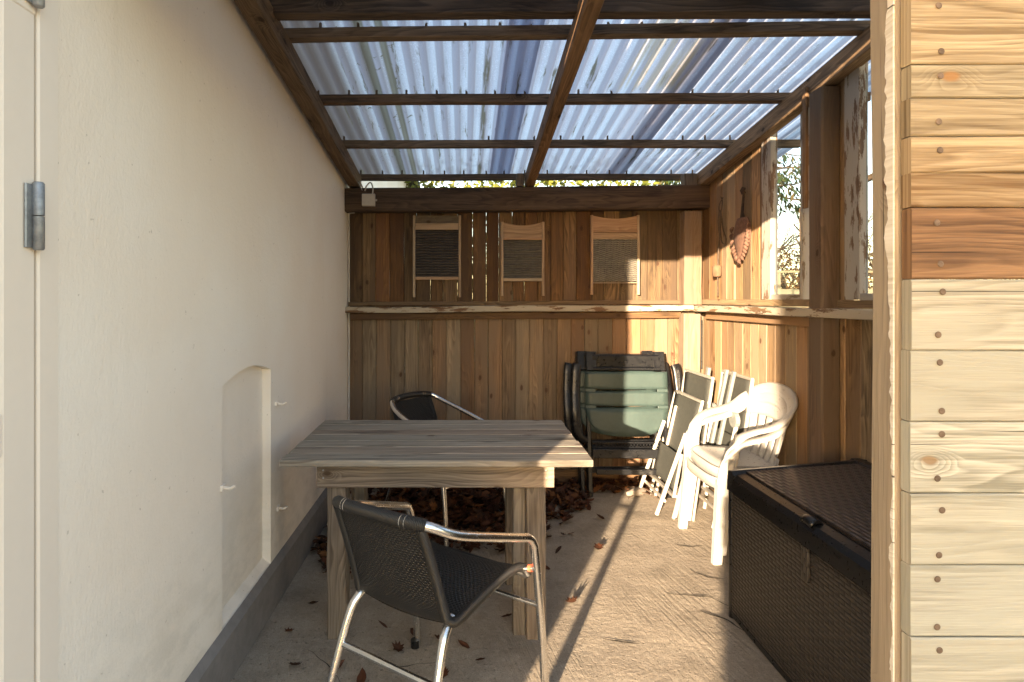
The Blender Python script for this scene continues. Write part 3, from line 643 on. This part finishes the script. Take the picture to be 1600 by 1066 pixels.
# ------------------------------------------------------------------ wicker chairs
def bistro(loc,rz,label):
    r=empty('bistro_chair',(0,0,0),label,'chair','aluminium bistro chairs with black wicker')
    # one tube: front foot, arm, back rail, arm, front foot
    half=[(.275,.41,0),(.268,.388,.25),(.262,.356,.50),(.260,.344,.545),(.256,.322,.570),(.250,.285,.583),(.235,.10,.645),(.213,-.03,.690),(.178,-.10,.727),(.12,-.128,.738),(.05,-.14,.742)]
    pts=half+[(0,-.141,.743)]+[(-a,b,c) for a,b,c in half[::-1]]
    m=MB(); m.tube(pts,.0142,16,res=5); m.build('arm_frame',M['alu'],r)
    m=MB(); top=[p for p in cat_rom([V(p) for p in pts],5)[0] if abs(p.x)<.172 and p.z>.68]; m.tube(top,.0185,14); m.build('wrapped_rail',M['wrap'],r)
    m=MB()
    for s in (-.105,-.125,.105,.125):
        q=min(top,key=lambda p:abs(p.x-s)); q2=min(top,key=lambda p:abs(p.x-s-.004)) 
        d=(V((q.x+.01*(1 if s>0 else 1),0,0))-V((q.x,0,0))).normalized(); m.tube([q-V((.0012,0,0)),q+V((.0012,0,0))],.0192,14)
    m.each('wire_clip',M['alu'],r)
    # side rails seat/back
    def prof(v):   # centre curve: v 0..1 seat front -> back top
        P=[V((0,.375,.425)),V((0,.345,.458)),V((0,.25,.462)),V((0,.10,.440)),V((0,.025,.420)),V((0,-.01,.430)),V((0,-.025,.47)),V((0,-.07,.60)),V((0,-.118,.725))]
        C=prof.C if hasattr(prof,'C') else None
        if C is None: C=prof.C=cat_rom(P,6)[0]
        t=v*(len(C)-1); i=min(int(t),len(C)-2); return C[i].lerp(C[i+1],t-i)
    def hwid(v): return .225-.055*min(1,v*1.5)-(.012*max(0,v-.66)*3)
    for s in (1,-1):
        m=MB(); P=[prof(k/30)+V((s*hwid(k/30),0,0)) for k in range(31)]; m.tube(P,.0145,12); m.build('side_rail',M['wrap'],r)
    m=MB(); P=[prof(0.03)+V((x/10*hwid(0),.004*(1-(x/10)**2),-.008)) for x in range(-10,11)]; m.tube(P,.012,12); m.build('front_rail',M['wrap'],r)
    def surf(v0,v1,dip):
        def fn(u,v):
            vv=v0+(v1-v0)*v; p=prof(vv); x=(u*2-1)*(hwid(vv)); q=prof(min(1,vv+.01))-prof(max(0,vv-.01)); n=V((0,-q.z,q.y)).normalized()
            if n.z<0 and vv<.5: n=-n
            if vv>=.5 and n.y<0: n=-n
            if vv<.5 and n.z<0: n=-n
            return p+V((x,0,0))-n*(dip*(1-(u*2-1)**2)),n
        return fn
    m=MB(); m.slab(surf(.02,.60,.016),20,24,.010,.42,.42,.1); m.build('seat',M['wicker'],r)
    m=MB(); m.slab(surf(.58,1.,.012),20,20,.010,.36,.34,.6); m.build('backrest',M['wicker'],r)
    for s in (1,-1):
        m=MB(); m.tube([(s*.165,.02,.425),(s*.172,-.02,.405),(s*.18,-.06,.34),(s*.205,-.175,0)],.0130,12,res=4); m.build('rear_leg',M['alu'],r)
    m=MB(); m.tube([(-.183,-.078,.28),(.183,-.078,.28)],.0105,10); m.tube([(-.265,.372,.335),(.265,.372,.335)],.009,10)
    m.tube([(.218,.345,.452),(.261,.352,.462)],.008,8); m.tube([(-.218,.345,.452),(-.261,.352,.462)],.008,8); m.each('stretcher',M['alu'],r)
    m=MB(); m.tube([(.240,.350,.458),(.252,.351,.460)],.012,10); m.build('plug',M['red_pl'],r)
    for s in (1,-1):
        m=MB(); m.tube([(s*.275,.395,0),(s*.275,.394,.03)],.0165,10); m.tube([(s*.205,-.175,0),(s*.204,-.172,.03)],.0155,10); m.each('foot_cap',M['black_pl'],r)
    r.location=loc; r.rotation_euler=(0,0,rz); return r
bistro((-.182,1.743,0),-R(34),'nearest black wicker chair with shiny aluminium arms in front of the table')
bistro((-.235,3.486,0),-R(129),'black wicker aluminium chair standing behind the table over the leaf pile')

# ------------------------------------------------------------------ storage box
sb=empty('storage_box',(1.385,1.89,0),'large black rattan look cushion box with brown woven lid beside the near post','storage box')
bx0,bx1,by0,by1=1.122,1.69,1.33,2.45
m=MB()
def wallp(a,b,z0,z1,nrm):
    a=V(a);b=V(b);L=(b-a).length
    m.slab(lambda u,v:(V((a.x+(b.x-a.x)*u,a.y+(b.y-a.y)*u,z0+(z1-z0)*v)),nrm),2,2,.012,L,z1-z0,.2,False)
wallp((bx0+.012,by1-.02,0),(bx0+.012,by0+.02,0),.03,.525,(-1,0,0)); wallp((bx0+.02,by0+.012,0),(bx1-.02,by0+.012,0),.03,.525,(0,-1,0)); wallp((bx1-.02,by1-.012,0),(bx0+.02,by1-.012,0),.03,.525,(0,1,0)); wallp((bx1-.012,by0,0),(bx1-.012,by1,0),.03,.525,(1,0,0))
m.build('body',M['rattan_side'],sb)
m=MB()
for x,y in ((bx0+.014,by0+.014),(bx0+.014,by1-.014),(bx1-.014,by0+.014),(bx1-.014,by1-.014)): m.tube([(x,y,0),(x,y,.53)],.016,12)
m.box((bx0+.004,by0+.02,.004),(bx0+.03,by1-.02,.034),.005,axis=1); m.box((bx0+.006,by0+.02,.505),(bx0+.03,by1-.02,.528),.004,axis=1); m.each('corner_trim',M['black_pl'],sb)
lid=lambda x:.612+(x-bx0)*.075
m=MB()
c=.030
fr=[(V((bx0+.018,y,.570)),V((1,0,0)),V((0,0,1))) for y in (by0,by0+.01,by1-.01,by1)]
pf=[(-.022,-.035),(.02,-.035),(.055,.04),(.03,.046),(-.004,.040),(-.020,.022)]
m.sweep(fr,pf,.2,False)
for y,s in ((by1-.02,1),(by0+.02,-1)):
    A=[(V((bx0+.0+k*(bx1-bx0)/6,y,lid(bx0+k*(bx1-bx0)/6)-.04+.004*k/6)),V((0,s,0)),V((0,0,1))) for k in range(7)]
    m.sweep(A,[(-.03,-.03),(.02,-.04),(.024,.02),(.014,.046),(-.012,.05),(-.03,.035)],.2,False)
m.box((bx1-.05,by0,.56),(bx1,by1,lid(bx1)+.012),.008,axis=1); m.each('lid_rim',M['black_pl'],sb)
m=MB(); m.slab(lambda u,v:((bx0+.06+(bx1-bx0-.09)*v,by0+.03+(by1-by0-.06)*u,lid(bx0+.06+(bx1-bx0-.1)*v)+.0),(0,0,1)),4,4,.012,by1-by0,bx1-bx0,.3,False); m.build('woven_lid',M['rattan'],sb)
m=MB(); m.slab(lambda u,v:((bx0+.0+.05*v,1.865+.06*u,.592+.030*math.sin(PI*(.15+v*.7))+.004*math.sin(PI*u)),(-.4,0,.9)),6,6,.012,.06,.05,.3); m.build('latch',M['black_pl'],sb)
m=MB(); m.box((bx0-.004,1.875,.42),(bx0+.005,1.915,.53),.002,axis=2); m.build('latch_tongue',M['rattan_side'],sb)

# ------------------------------------------------------------------ white plastic chairs
def whitechair():
    r=empty('plastic_chair',(0,0,0),'x','chair','stacked white plastic armchairs')
    m=MB()
    def seat(u,v):
        x=(u*2-1)*(.215-.02*(1-v)); y=-.115+.315*v; z=.425-.018*(1-(u*2-1)**2)*math.sin(PI*min(1,v*1.1))-.03*max(0,(v-.85)/.15)**2+.012*v
        return (x,y,z),(0,0,1)
    m.slab(seat,16,16,.012,.4,.4,.3); m.build('seat',M['white_pl'],r)
    m=MB()
    path=[V((x,y,z)) for x,y,z in ((-.20,-.115,.405),(-.222,0,.405),(-.225,.14,.405),(-.21,.19,.40),(-.12,.212,.395),(0,.216,.395),(.12,.212,.395),(.21,.19,.40),(.225,.14,.405),(.222,0,.405),(.20,-.115,.405))]
    P,_=cat_rom(path,4); fr=[]
    for i,p in enumerate(P):
        d=(P[min(i+1,len(P)-1)]-P[max(i-1,0)]).normalized(); fr.append((p,d.cross(V((0,0,1))),V((0,0,1))))
    m.sweep(fr,[(-.005,-.028),(.005,-.028),(.007,.02),(.0,.028),(-.007,.024)],.3,True); m.build('seat_skirt',M['white_pl'],r)
    # rim: arms + back top
    half=[(.215,.175,.40,'x'),(.236,.165,.50,'x'),(.252,.135,.59,'o'),(.262,.07,.625,'o'),(.266,-.01,.645,'o'),(.258,-.075,.672,'o'),(.236,-.13,.715,'m'),(.19,-.165,.76,'m'),(.11,-.188,.79,'m')]
    pts=[V(h[:3]) for h in half]+[V((0,-.195,.800))]+[V((-h[0],h[1],h[2])) for h in half[::-1]]
    wd=[]
    for h in half+[(0,-.195,.80,'m')]:
        wd.append({'x':V((0,1,0)),'o':V((1,0,.15)),'m':V((h[0]*1.2,-.35,.75)).normalized()}[h[3]])
    wd=wd+[V((-a.x,a.y,a.z)) for a in wd[:-1][::-1]]
    # keep width vectors consistent
    for i in range(1,len(wd)):
        if wd[i].dot(wd[i-1])<-.2: wd[i]=-wd[i]
    P,_=cat_rom(pts,6); Wd,_=cat_rom(wd,6); fr=[]
    for i,p in enumerate(P):
        d=(P[min(i+1,len(P)-1)]-P[max(i-1,0)]).normalized(); A=(Wd[i]-d*Wd[i].dot(d)).normalized(); fr.append((p,A,d.cross(A)))
    m=MB(); m.sweep(fr,[(-.034,-.012),(-.028,-.012),(-.024,-.002),(.024,-.002),(.028,-.012),(.034,-.012),(.034,.002),(.024,.008),(0,.009),(-.024,.008),(-.034,.002)],.3,True); m.build('arm_rim',M['white_pl'],r)
    # lower back rail and side arm hole bridge
    m=MB()
    for k in range(-2,3):
        x0=k*.062; x1=k*.078; w=.052
        def sl(u,v,x0=x0,x1=x1):
            x=x0+(x1-x0)*v+(u-.5)*(w+.014*v); y=-.112-.075*v-.012*math.sin(PI*v)+ .7*x*x; z=.43+(.365-1.1*x*x)*v
            return (x,y,z),(0,1,.3)
        m.slab(sl,3,10,.007,w,.36,.3)
    m.build('back_slats',M['white_pl'],r)
    m=MB(); m.slab(lambda u,v:(((u*2-1)*.20,-.112-.012*v+.03*(u*2-1)**2,.415+.055*v),(0,1,.2)),12,4,.008,.3,.06,.3)
    m.slab(lambda u,v:(((u*2-1)*.20,-.165-.02*v+.028*(u*2-1)**2,.70+.075*v-.02*(u*2-1)**2),(0,1,.2)),12,4,.008,.3,.06,.3); m.each('back_panel',M['white_pl'],r)
    for s in (1,-1):
        for (a,b) in (((.212,.175,.42),(.228,.215,0)),((.19,-.10,.42),(.215,-.165,0))):
            m=MB(); a=V((a[0]*s,a[1],a[2]));b=V((b[0]*s,b[1],b[2]))
            fr=[(a.lerp(b,k/6),V((1,0,0)),V((0,1,0))) for k in range(7)]
            m.sweep(fr,[(-s*.022,-.030),(-s*.022,-.020),(s*.010,-.022),(s*.012,.030),(s*.020,.030),(s*.020,-.030)][::(1 if s>0 else -1)] if False else [(-.020,-.027),(.020,-.027),(.022,0),(.018,.027),(-.018,.027),(-.022,0)],.3,False,True,[1.15-.35*k/6 for k in range(7)])
            m.build('leg',M['white_pl'],r)
    return r
wc=whitechair(); wc['label']='lower of the two stacked white plastic armchairs, its legs on the concrete'
wc.location=(1.495,3.15,0); wc.rotation_euler=(0,0,R(90))
w2=copy_tree(wc); w2['label']='upper of the two stacked white plastic armchairs, sitting in the lower one'
w2.location=(1.515,3.145,.05)

# ------------------------------------------------------------------ green plastic recliners folded on back wall
def recliner():
    r=empty('folded_recliner',(0,0,0),'x','garden chair','folded dark plastic recliner chairs against the back wall')
    m=MB()
    for s in (1,-1):
        m.bd((s*.262,.0,0.0),(s*.262,.15,.93),.03,.035,(1,0,0),.005); m.bd((s*.262,.045,.0),(s*.262,.12,.42),.03,.03,(1,0,0),.005)
        m.bd((s*.235,.115,.84),(s*.235,.150,.965),.075,.05,(1,0,0),.006)
    m.bd((-.23,.13,.905),(.23,.13,.905),.09,.04,(0,0,1),.008); m.bd((-.23,.10,.855),(.23,.10,.855),.02,.03,(0,0,1),.004)
    m.bd((-.24,.03,.285),(.24,.03,.285),.065,.02,(0,0,1),.004); m.bd((-.22,.0,.17),(.22,.0,.17),.04,.02,(0,0,1),.004); m.bd((-.24,.04,.36),(.24,.04,.36),.012,.02,(0,0,1),.003); m.bd((-.24,.04,.325),(.24,.04,.325),.008,.02,(0,0,1),.003)
    m.each('frame',M['black_pl'],r)
    m=MB()
    for k in range(22):
        x=-.22+k*.021
        m.bd((x,.035,.327),(x+.02,.035,.358),.004,.006,(1,0,0),.001); m.bd((x+.02,.037,.327),(x,.037,.358),.004,.006,(1,0,0),.001)
    m.build('lattice',M['black_pl'],r)
    # backrest panel with two slots
    m=MB(); yy=lambda z:.055+(z-.4)*.10
    def pan(x0,x1,z0,z1,rd=0):
        def fn(u,v):
            x=x0+(x1-x0)*u; z=z0+(z1-z0)*v
            if rd:
                e=(abs(u*2-1))**4; lo=z0+rd*e; z=lo+(z1-lo)*v; 
                k=1-.10*(1-v)**2; x=x*k
            y=yy(z)-.014*math.cos(x/.28*PI/2); return (x,y,z),(0,-1,.1)
        m.slab(fn,14,5,.012,.5,z1-z0,.3)
    pan(-.282,.282,.716,.835); pan(-.282,.282,.603,.700); pan(-.282,.282,.398,.588,.085)
    for s in (1,-1):
        a,b=sorted((s*.21,s*.282)); 
        for z0,z1 in ((.698,.718),(.586,.605)): pan(a,b,z0,z1)
    m.build('backrest',M['green_pl'],r)
    for s in (1,-1):
        m=MB(); x=s*.345
        P=[V(p) for p in ((s*.29,.06,.36),(x,.03,.42),(x+s*.012,.02,.55),(x+s*.01,.06,.70),(x,.085,.84),(x-s*.01,.10,.885))]
        P,_=cat_rom(P,5); fr=[]
        for i,p in enumerate(P):
            d=(P[min(i+1,len(P)-1)]-P[max(i-1,0)]).normalized(); A=(V((1,0,0))-d*d.x).normalized(); fr.append((p,A,d.cross(A)))
        m.sweep(fr,[(-.03,-.01),(-.018,-.016),(.018,-.016),(.03,-.01),(.03,.012),(-.03,.012)],.3,True); m.build('armrest',M['black_pl'],r)
    return r
rc=recliner(); rc['label']='front folded recliner showing its green slotted backrest'; rc.location=(1.12,3.90,0); rc.rotation_euler=(0,0,R(-2))
r2=copy_tree(rc); r2['label']='folded recliner behind the front one, mostly its black frame showing'; r2.location=(1.075,3.955,-.0); r2.rotation_euler=(0,0,R(3))

# ------------------------------------------------------------------ folded aluminium chairs leaning on the right wall
def folded(name_label,loc,rz,lean,H,W=.44,splay=.12,bars=False,white=True,tilt=0):
    r=empty('folding_chair',loc,name_label,'folding chair','folded aluminium chairs leaning on the right wall',0)
    # local: a along width, b height, n toward viewer side
    d=V((math.cos(rz),math.sin(rz),0)); n=V((-d.y,d.x,0))*-1
    L=V(loc)
    def P(a,b,c=0): return L+d*(a+tilt*b)+V((0,0,b))+n*(c-lean*b)
    tm=M['white_tube'] if white else M['alu_dull']
    zb=H-.40
    for s in (1,-1):
        m=MB(); m.bd(P(s*W/2,0,.035+splay*.0),P(s*W/2,H,.0),.024,.016,d,.005); m.build('back_tube',tm,r)
        m=MB(); m.tube([P(s*(W/2-.03),H*.72,.05),P(s*(W/2-.03),.012,.13)],.0125,10); m.build('leg_tube',tm,r)
    m=MB(); m.bd(P(-W/2,H,0),P(W/2,H,0),.018,.018,d.cross(n),.004); m.bd(P(-W/2,zb,0.01),P(W/2,zb,0.01),.018,.018,d.cross(n),.004)
    m.bd(P(-W/2+.02,.10,.10),P(W/2-.02,.10,.10),.02,.014,d.cross(n),.004); m.each('cross_tube',M['alu_dull'],r)
    m=MB(); m.slab(lambda u,v:(P(-W/2+.014+(W-.028)*u,zb+(H-.012-zb)*v,.006-.006*math.sin(PI*u)),n),6,6,.004,W,.4,.3); m.build('fabric_panel',M['textile'],r)
    # seat folded behind / below
    m=MB(); m.slab(lambda u,v:(P(-W/2+.02+(W-.04)*u,.16+(zb-.10)*v,.055-.006*math.sin(PI*u)),n),6,6,.004,W,.4,.3); m.build('seat_fabric',M['textile'],r)
    m=MB(); m.bd(P(-W/2+.012,.13,.055),P(-W/2+.012,zb+.08,.055),.018,.018,d,.004); m.bd(P(W/2-.012,.13,.055),P(W/2-.012,zb+.08,.055),.018,.018,d,.004); m.bd(P(-W/2,.135,.055),P(W/2,.135,.055),.018,.03,d.cross(n),.004); m.each('seat_frame',M['alu_dull'],r)
    if bars:
        for a in (-.06,.035):
            m=MB(); m.bd(P(a-.03,.22,.10),P(a+.03,H+.03,.05),.036,.02,d,.006); m.build('armrest',M['grey_pl'],r)
        for a in (-.15,.15):
            m=MB(); m.tube([P(a,H-.24,.05),P(a,H-.24,.075)],.045,14,smooth=False); m.build('hinge_disc',M['grey_pl'],r)
    else:
        m=MB(); m.bd(P(.0,H-.30,-.05),P(.03,H+.045,-.05),.04,.02,d,.006);  m.build('armrest',M['grey_pl'],r)
    return r
# width runs along the wall (Y); faces -X
folded('front folded aluminium chair with pale side tubes, leaning beside the green recliner',(1.315,3.74,0),R(-90),.20,.71,W=.44)
folded('folded aluminium chair with dark fabric panel standing behind the front folded one',(1.42,3.70,0),R(-90),.10,.86,W=.43,white=False)
folded('folded chair with grey bars and white side tubes, leaning behind the white plastic chairs',(1.575,3.50,0),R(-90),.11,.875,W=.38,bars=True,tilt=-.03)

# stone and cord
m=MB(); m.tube([(1.10,3.90,.02),(1.15,3.90,.03),(1.20,3.93,.028),(1.24,3.95,.02)],.03,8,radii=[.012,.03,.032,.014]); tag(m.build('stone',M['stone']),'small rough stone on the concrete by the folded chair feet','stone')
m=MB(); m.tube([(1.10,3.86,.005),(1.2,3.9,.03),(1.3,3.86,.005),(1.22,3.93,.05),(1.12,3.96,.045),(1.24,3.99,.02)],.004,6,res=5); tag(m.build('cord',M['twine']),'dark thin cord tangled over the small stone near the back wall','cord')

# ------------------------------------------------------------------ dry leaves
def leaf(m,p,s,rz,curl,rnd,lift=0):
    out=[(0,-.5),(.16,-.34),(.42,-.30),(.30,-.10),(.46,.10),(.24,.14),(.26,.36),(.10,.30),(0,.55),(-.12,.28),(-.30,.32),(-.24,.10),(-.46,.04),(-.28,-.12),(-.40,-.34),(-.14,-.32)]
    if random.random()<.6: out=[(0,-.52),(.13,-.40),(.25,-.22),(.30,-.02),(.27,.16),(.18,.33),(.08,.45),(0,.56),(-.07,.46),(-.17,.34),(-.26,.17),(-.29,0),(-.26,-.2),(-.15,-.4)]
    ca,sa=math.cos(rz),math.sin(rz); tx,ty=random.uniform(-.5,.5),random.uniform(-.5,.5); fold=random.uniform(.3,1)*curl
    def T(x,y):
        z=fold*abs(x)**1.3*1.1+curl*.5*y*y+ (tx*x+ty*y)*lift + .08*noise.noise((x*4+rnd*50,y*4,rnd*9))
        x=x*(1-.35*fold)
        return (p[0]+s*(x*ca-y*sa),p[1]+s*(x*sa+y*ca),p[2]+s*max(-.3,z))
    c=T(0,0); mid=[T(a*.5,b*.5) for a,b in out]; o=[T(a,b) for a,b in out]; n=len(out)
    vs=[c]+mid+o; fs=[];
    for i in range(n):
        j=(i+1)%n; fs.append([0,1+i,1+j]); fs.append([1+i,1+n+i,1+n+j,1+j])
    m.add(vs,fs,[[(0,0)]*len(f) for f in fs],rnd,False)
def dens(x,y):
    d=0
    d=max(d,1.25-math.hypot((x-.0)/.62,(y-3.62)/.58))   # pile behind the table
    d=max(d,1.05-math.hypot((x+.62)/.22,(y-3.25)/.62))
    d=max(d,1.0-math.hypot((x-.62)/.30,(y-3.88)/.35))
    d=max(d,.75-math.hypot((x+.45)/.4,(y-3.9)/.4))
    d=max(d,.8-abs(y-4.05)/.14) if x<1.3 else d
    return d
pile=MB(); cnt=0
while cnt<3000:
    x=random.uniform(-.80,1.3); y=random.uniform(2.6,4.1); d=dens(x,y)+.25*noise.noise((x*5,y*5,3))
    if d>.22 and random.random()<d*1.1:
        hgt=max(0,d)*.085; leaf(pile,(x,y,.008+random.random()*hgt),random.uniform(.04,.075),random.uniform(0,6.3),random.uniform(.2,1.),random.random()*.85,1.2); cnt+=1
tag(pile.build('leaf_pile',M['leaf']),'heap of dry brown leaves blown under the table and along the walls','leaves',kind='stuff')
scat=[(-.70,2.31,'orange leaf by the plinth',.42),(-.535,2.37,'curled brown leaf left of the near table leg',.25),(-.46,2.08,'',.3),(-.62,2.10,'',.55),(-.66,2.52,'',0),(-.60,2.78,'',.3),(-.42,2.60,'',.1),(-.33,2.35,'',.2),(-.20,2.30,'',.1),(-.28,2.52,'',.8),(-.36,2.02,'',.3),(-.10,2.26,'',.15),(.0,2.22,'',.2),(.06,2.13,'',.3),(-.25,2.20,'',.1),(.18,2.42,'',.1),(.47,2.53,'',.1),(.72,3.08,'',.15),(.56,3.25,'',.55),(.61,3.27,'',.35),(.50,3.05,'',.05),(.57,3.40,'',.3),(.40,2.85,'',.2),(-.50,1.88,'',.1),(-.07,2.05,'',.25),(.10,2.6,'',.3),(-.04,2.5,'',.12),(.83,3.5,'',.2)]
for i,(x,y,l,c) in enumerate(scat):
    m=MB(); e=V((x,y,0)); leaf(m,(0,0,.006),random.uniform(.042,.07),random.uniform(0,6.3),random.uniform(.5,1.2),c+.02,1.)
    o=m.build('fallen_leaf',M['leaf']); o.location=(x,y,.004)
    tag(o,'single dry brown leaf lying loose on the concrete floor, apart from the heap','leaf','loose fallen leaves on the concrete')

# ------------------------------------------------------------------ outside: fence, hedge, trees, added shadow casters
def clump(m,fn,n,s0,s1):
    for _ in range(n):
        p=V(fn()); s=random.uniform(s0,s1); a=V((random.gauss(0,1),random.gauss(0,1),random.gauss(0,1))).normalized(); b=a.orthogonal().normalized(); q=random.uniform(0,6.3); b=(Matrix.Rotation(q,3,a)@b); c=a.cross(b)
        m.add([p-b*s,p+c*s*.45,p+b*s,p-c*s*.45],[[0,1,2,3]],[[(0,0)]*4],random.random())
fe=empty('board_fence',(5.6,9.6,0),'low horizontal board fence beyond the right hand window','fence')
m=MB()
for k in range(9): m.bd((3.2,9.6,.1+k*.165),(10,9.6,.1+k*.165),.14,.02,(0,0,1),.003,n=3)
m.build('boards',M['fence'],fe)
m=MB(); m.bd((3.2,9.6,1.78),(10,9.6,1.78),.035,.03,(0,0,1)); m.build('top_rail',M['fence'],fe)
for x in (3.4,5.25,7.1,8.95):
    m=MB(); m.bd((x,9.64,0),(x,9.64,1.8),.08,.05,(1,0,0)); m.each('post',M['fence'],fe)
m=MB(); clump(m,lambda:(random.uniform(3,14),random.uniform(11.0,12.2),random.uniform(.2,2.3)+.15*noise.noise((random.random()*9,0,0))),14000,.03,.06); hg=m.build('hedge',M['hedge']); tag(hg,'dense brown leafed beech hedge behind the board fence','hedge')
m=MB(); clump(m,lambda:(random.uniform(-4,3.6),random.uniform(8,9.2),random.uniform(.1,3.3)),16000,.04,.08); tag(m.build('hedge',M['yhedge']),'yellow green hedge glimpsed beyond the roof edge at the back','hedge')
def bare(loc,h,label,seed,name='bare_tree',spread=1.):
    random.seed(seed); r=empty(name,loc,label,'tree'); tr=MB(); br=MB()
    def grow(m,p,d,L,rad,dep):
        n=4; pts=[p]; rr=[rad]
        for k in range(n):
            d=(d+V((random.gauss(0,.13),random.gauss(0,.13),random.gauss(0,.09)+.04))).normalized(); p=p+d*L/n; pts.append(p); rr.append(rad*(1-.45*(k+1)/n))
        m.tube(pts,rad,5 if dep<3 else 4,radii=rr,caps=False)
        if dep>=5: return
        for k in range(4 if dep<4 else 3):
            q=pts[random.randint(1,n)]; a=V((random.gauss(0,1),random.gauss(0,1),random.gauss(.25,.6))).normalized()
            grow(br,q,(d*.8+a*.9*spread).normalized(),L*random.uniform(.55,.8),rad*.5,dep+1)
    grow(tr,V(loc),V((0,0,1)),h*.38,h*.022,0)
    tr.build('trunk',M['bark'],r); br.build('crown',M['bark'],r)
bare((7.9,13.5,0),5.2,'leafless tree with fine twigs beyond the brown hedge, seen through the first window',5)
bare((7.4,11.,0),4.6,'small leafless tree close behind the board fence',8,spread=1.3)
bare((6.6,12.2,0),4.9,'slender leafless tree rising out of the brown hedge near the spruce',12,spread=1.1)
bare((11.5,15,0),6.5,'tall leafless tree seen through the sliver of second window',9)
random.seed(21)
sp=empty('spruce_tree',(4.1,8.6,0),'tall green spruce with drooping branches outside the first window','tree')
m=MB(); m.tube([(4.1,8.6,0),(4.12,8.6,4),(4.1,8.6,8.5)],.16,8,radii=[.18,.12,.02]); m.build('trunk',M['bark'],sp)
m=MB(); bm_=MB()
for k in range(110):
    z=3.0+5.6*(k/110); L=(1.55*(1-(z-3.0)/6.2)+.1)*random.uniform(.75,1.15); a=random.uniform(0,6.3); dx,dy=math.cos(a),math.sin(a)
    pts=[V((4.1+dx*L*q,8.6+dy*L*q,z-.55*L*q+.35*L*q*q)) for q in (0,.25,.5,.75,1)]; bm_.tube(pts,.02,5,radii=[.025,.02,.014,.009,.004])
    for _ in range(int(110*L)):
        q=random.random()**.7; i=min(3,int(q*4)); p=pts[i].lerp(pts[i+1],q*4-i); w=.30*L*(1-q*.6); o=random.uniform(-w,w)
        c=p+V((-dy*o,dx*o,-abs(o)*.35-random.random()*.12)); s=random.uniform(.035,.075); up=V((dx*.4+random.gauss(0,.5),dy*.4+random.gauss(0,.5),-.9)).normalized(); sd=up.orthogonal().normalized(); sd=Matrix.Rotation(random.uniform(0,6.3),3,up)@sd
        m.add([c,c+up*s+sd*s*.28,c+up*s*2,c+up*s-sd*s*.28],[[0,1,2,3]],[[(0,0)]*4],random.random())
m.build('crown',M['spruce'],sp); bm_.build('branches',M['bark'],sp)
# unseen things added beside and behind the camera to throw shadows into view
pc=empty('shadow_conifer',(-.56,-1.5,0),'columnar clipped conifer in a clay pot, added unseen behind the viewpoint for its low shadow','plant')  # added stand-in for the person at the camera, shading the storage box
m=MB(); m.tube([(-.56,-1.5,0),(-.56,-1.5,.28),(-.56,-1.5,.30)],.15,16,radii=[.11,.15,.155]); m.build('pot',M['pot'],pc)
def thf():
    z=random.uniform(.28,1.40); a=random.uniform(0,6.3); r=(.155-.06*max(0,(z-1.1)/.3))*math.sqrt(random.random()); return (-.56+r*math.cos(a),-1.5+r*math.sin(a),z)
m=MB(); clump(m,thf,7000,.015,.035); m.build('foliage',M['thuja'],pc)
ps=empty('shadow_screen',(-.3,-2.5,0),'tall closed board screen on two posts, added unseen behind the viewpoint to shade the planks','screen')  # added only to keep the sun off the near planks and post
m=MB()
for k in range(21): m.bd((-.885,-2.5,.07+k*.142),(.25,-2.5,.07+k*.142),.143,.02,(0,0,1),.002,n=2)
m.build('boards',M['fence'],ps)
m=MB(); m.bd((-.84,-2.54,0),(-.84,-2.54,3.0),.08,.06,(1,0,0)); m.bd((.2,-2.54,0),(.2,-2.54,3.0),.08,.06,(1,0,0)); m.each('post',M['fence'],ps)
m=MB(); m.bd((-.623,0,0),(-.623,0,1.0),.034,.03,(1,0,0),.004,n=3); tag(m.build('shadow_stake',M['post']),'slim wooden stake added out of view near the house corner for its thin shadow','stake')  # added stand-in for a tripod leg, casting the thin floor shadow

# ------------------------------------------------------------------ light, sky, camera
AZ=R(24.7); EL=R(9.6)
w=bpy.data.worlds.new('World'); sc.world=w; w.use_nodes=True; nt=w.node_tree; bg=nt.nodes['Background']
sky=nt.nodes.new('ShaderNodeTexSky'); sky.sky_type='NISHITA'; sky.sun_disc=False; sky.sun_elevation=EL; sky.sun_rotation=PI+AZ; sky.air_density=1.; sky.dust_density=1.; sky.ozone_density=1.
nt.links.new(sky.outputs[0],bg.inputs[0]); bg.inputs[1].default_value=.15
L=bpy.data.lights.new('Sun','SUN'); L.energy=4.3; L.angle=R(.5); L.color=(1,.85,.64)
so=bpy.data.objects.new('Sun',L); col.objects.link(so)
d=V((math.sin(AZ)*math.cos(EL),math.cos(AZ)*math.cos(EL),-math.sin(EL))); so.rotation_euler=d.to_track_quat('-Z','Y').to_euler()
cam=bpy.data.cameras.new('Camera'); co=bpy.data.objects.new('Camera',cam); col.objects.link(co); sc.camera=co
co.location=(0,0,1.35); co.rotation_euler=(R(90),0,0); cam.sensor_width=36; cam.lens=36*900/1600; cam.shift_x=75/1600; cam.shift_y=-68/1600; cam.clip_start=.02; cam.clip_end=500
sc.view_settings.view_transform='Standard'; sc.view_settings.look='None'; sc.view_settings.gamma=1; sc.view_settings.exposure=2.68
try:
    sc.view_settings.use_white_balance=True; sc.view_settings.white_balance_temperature=7700; sc.view_settings.white_balance_tint=16
except Exception: pass
sc.cycles.max_bounces=10; sc.cycles.diffuse_bounces=6; sc.cycles.transparent_max_bounces=16; sc.cycles.transmission_bounces=8
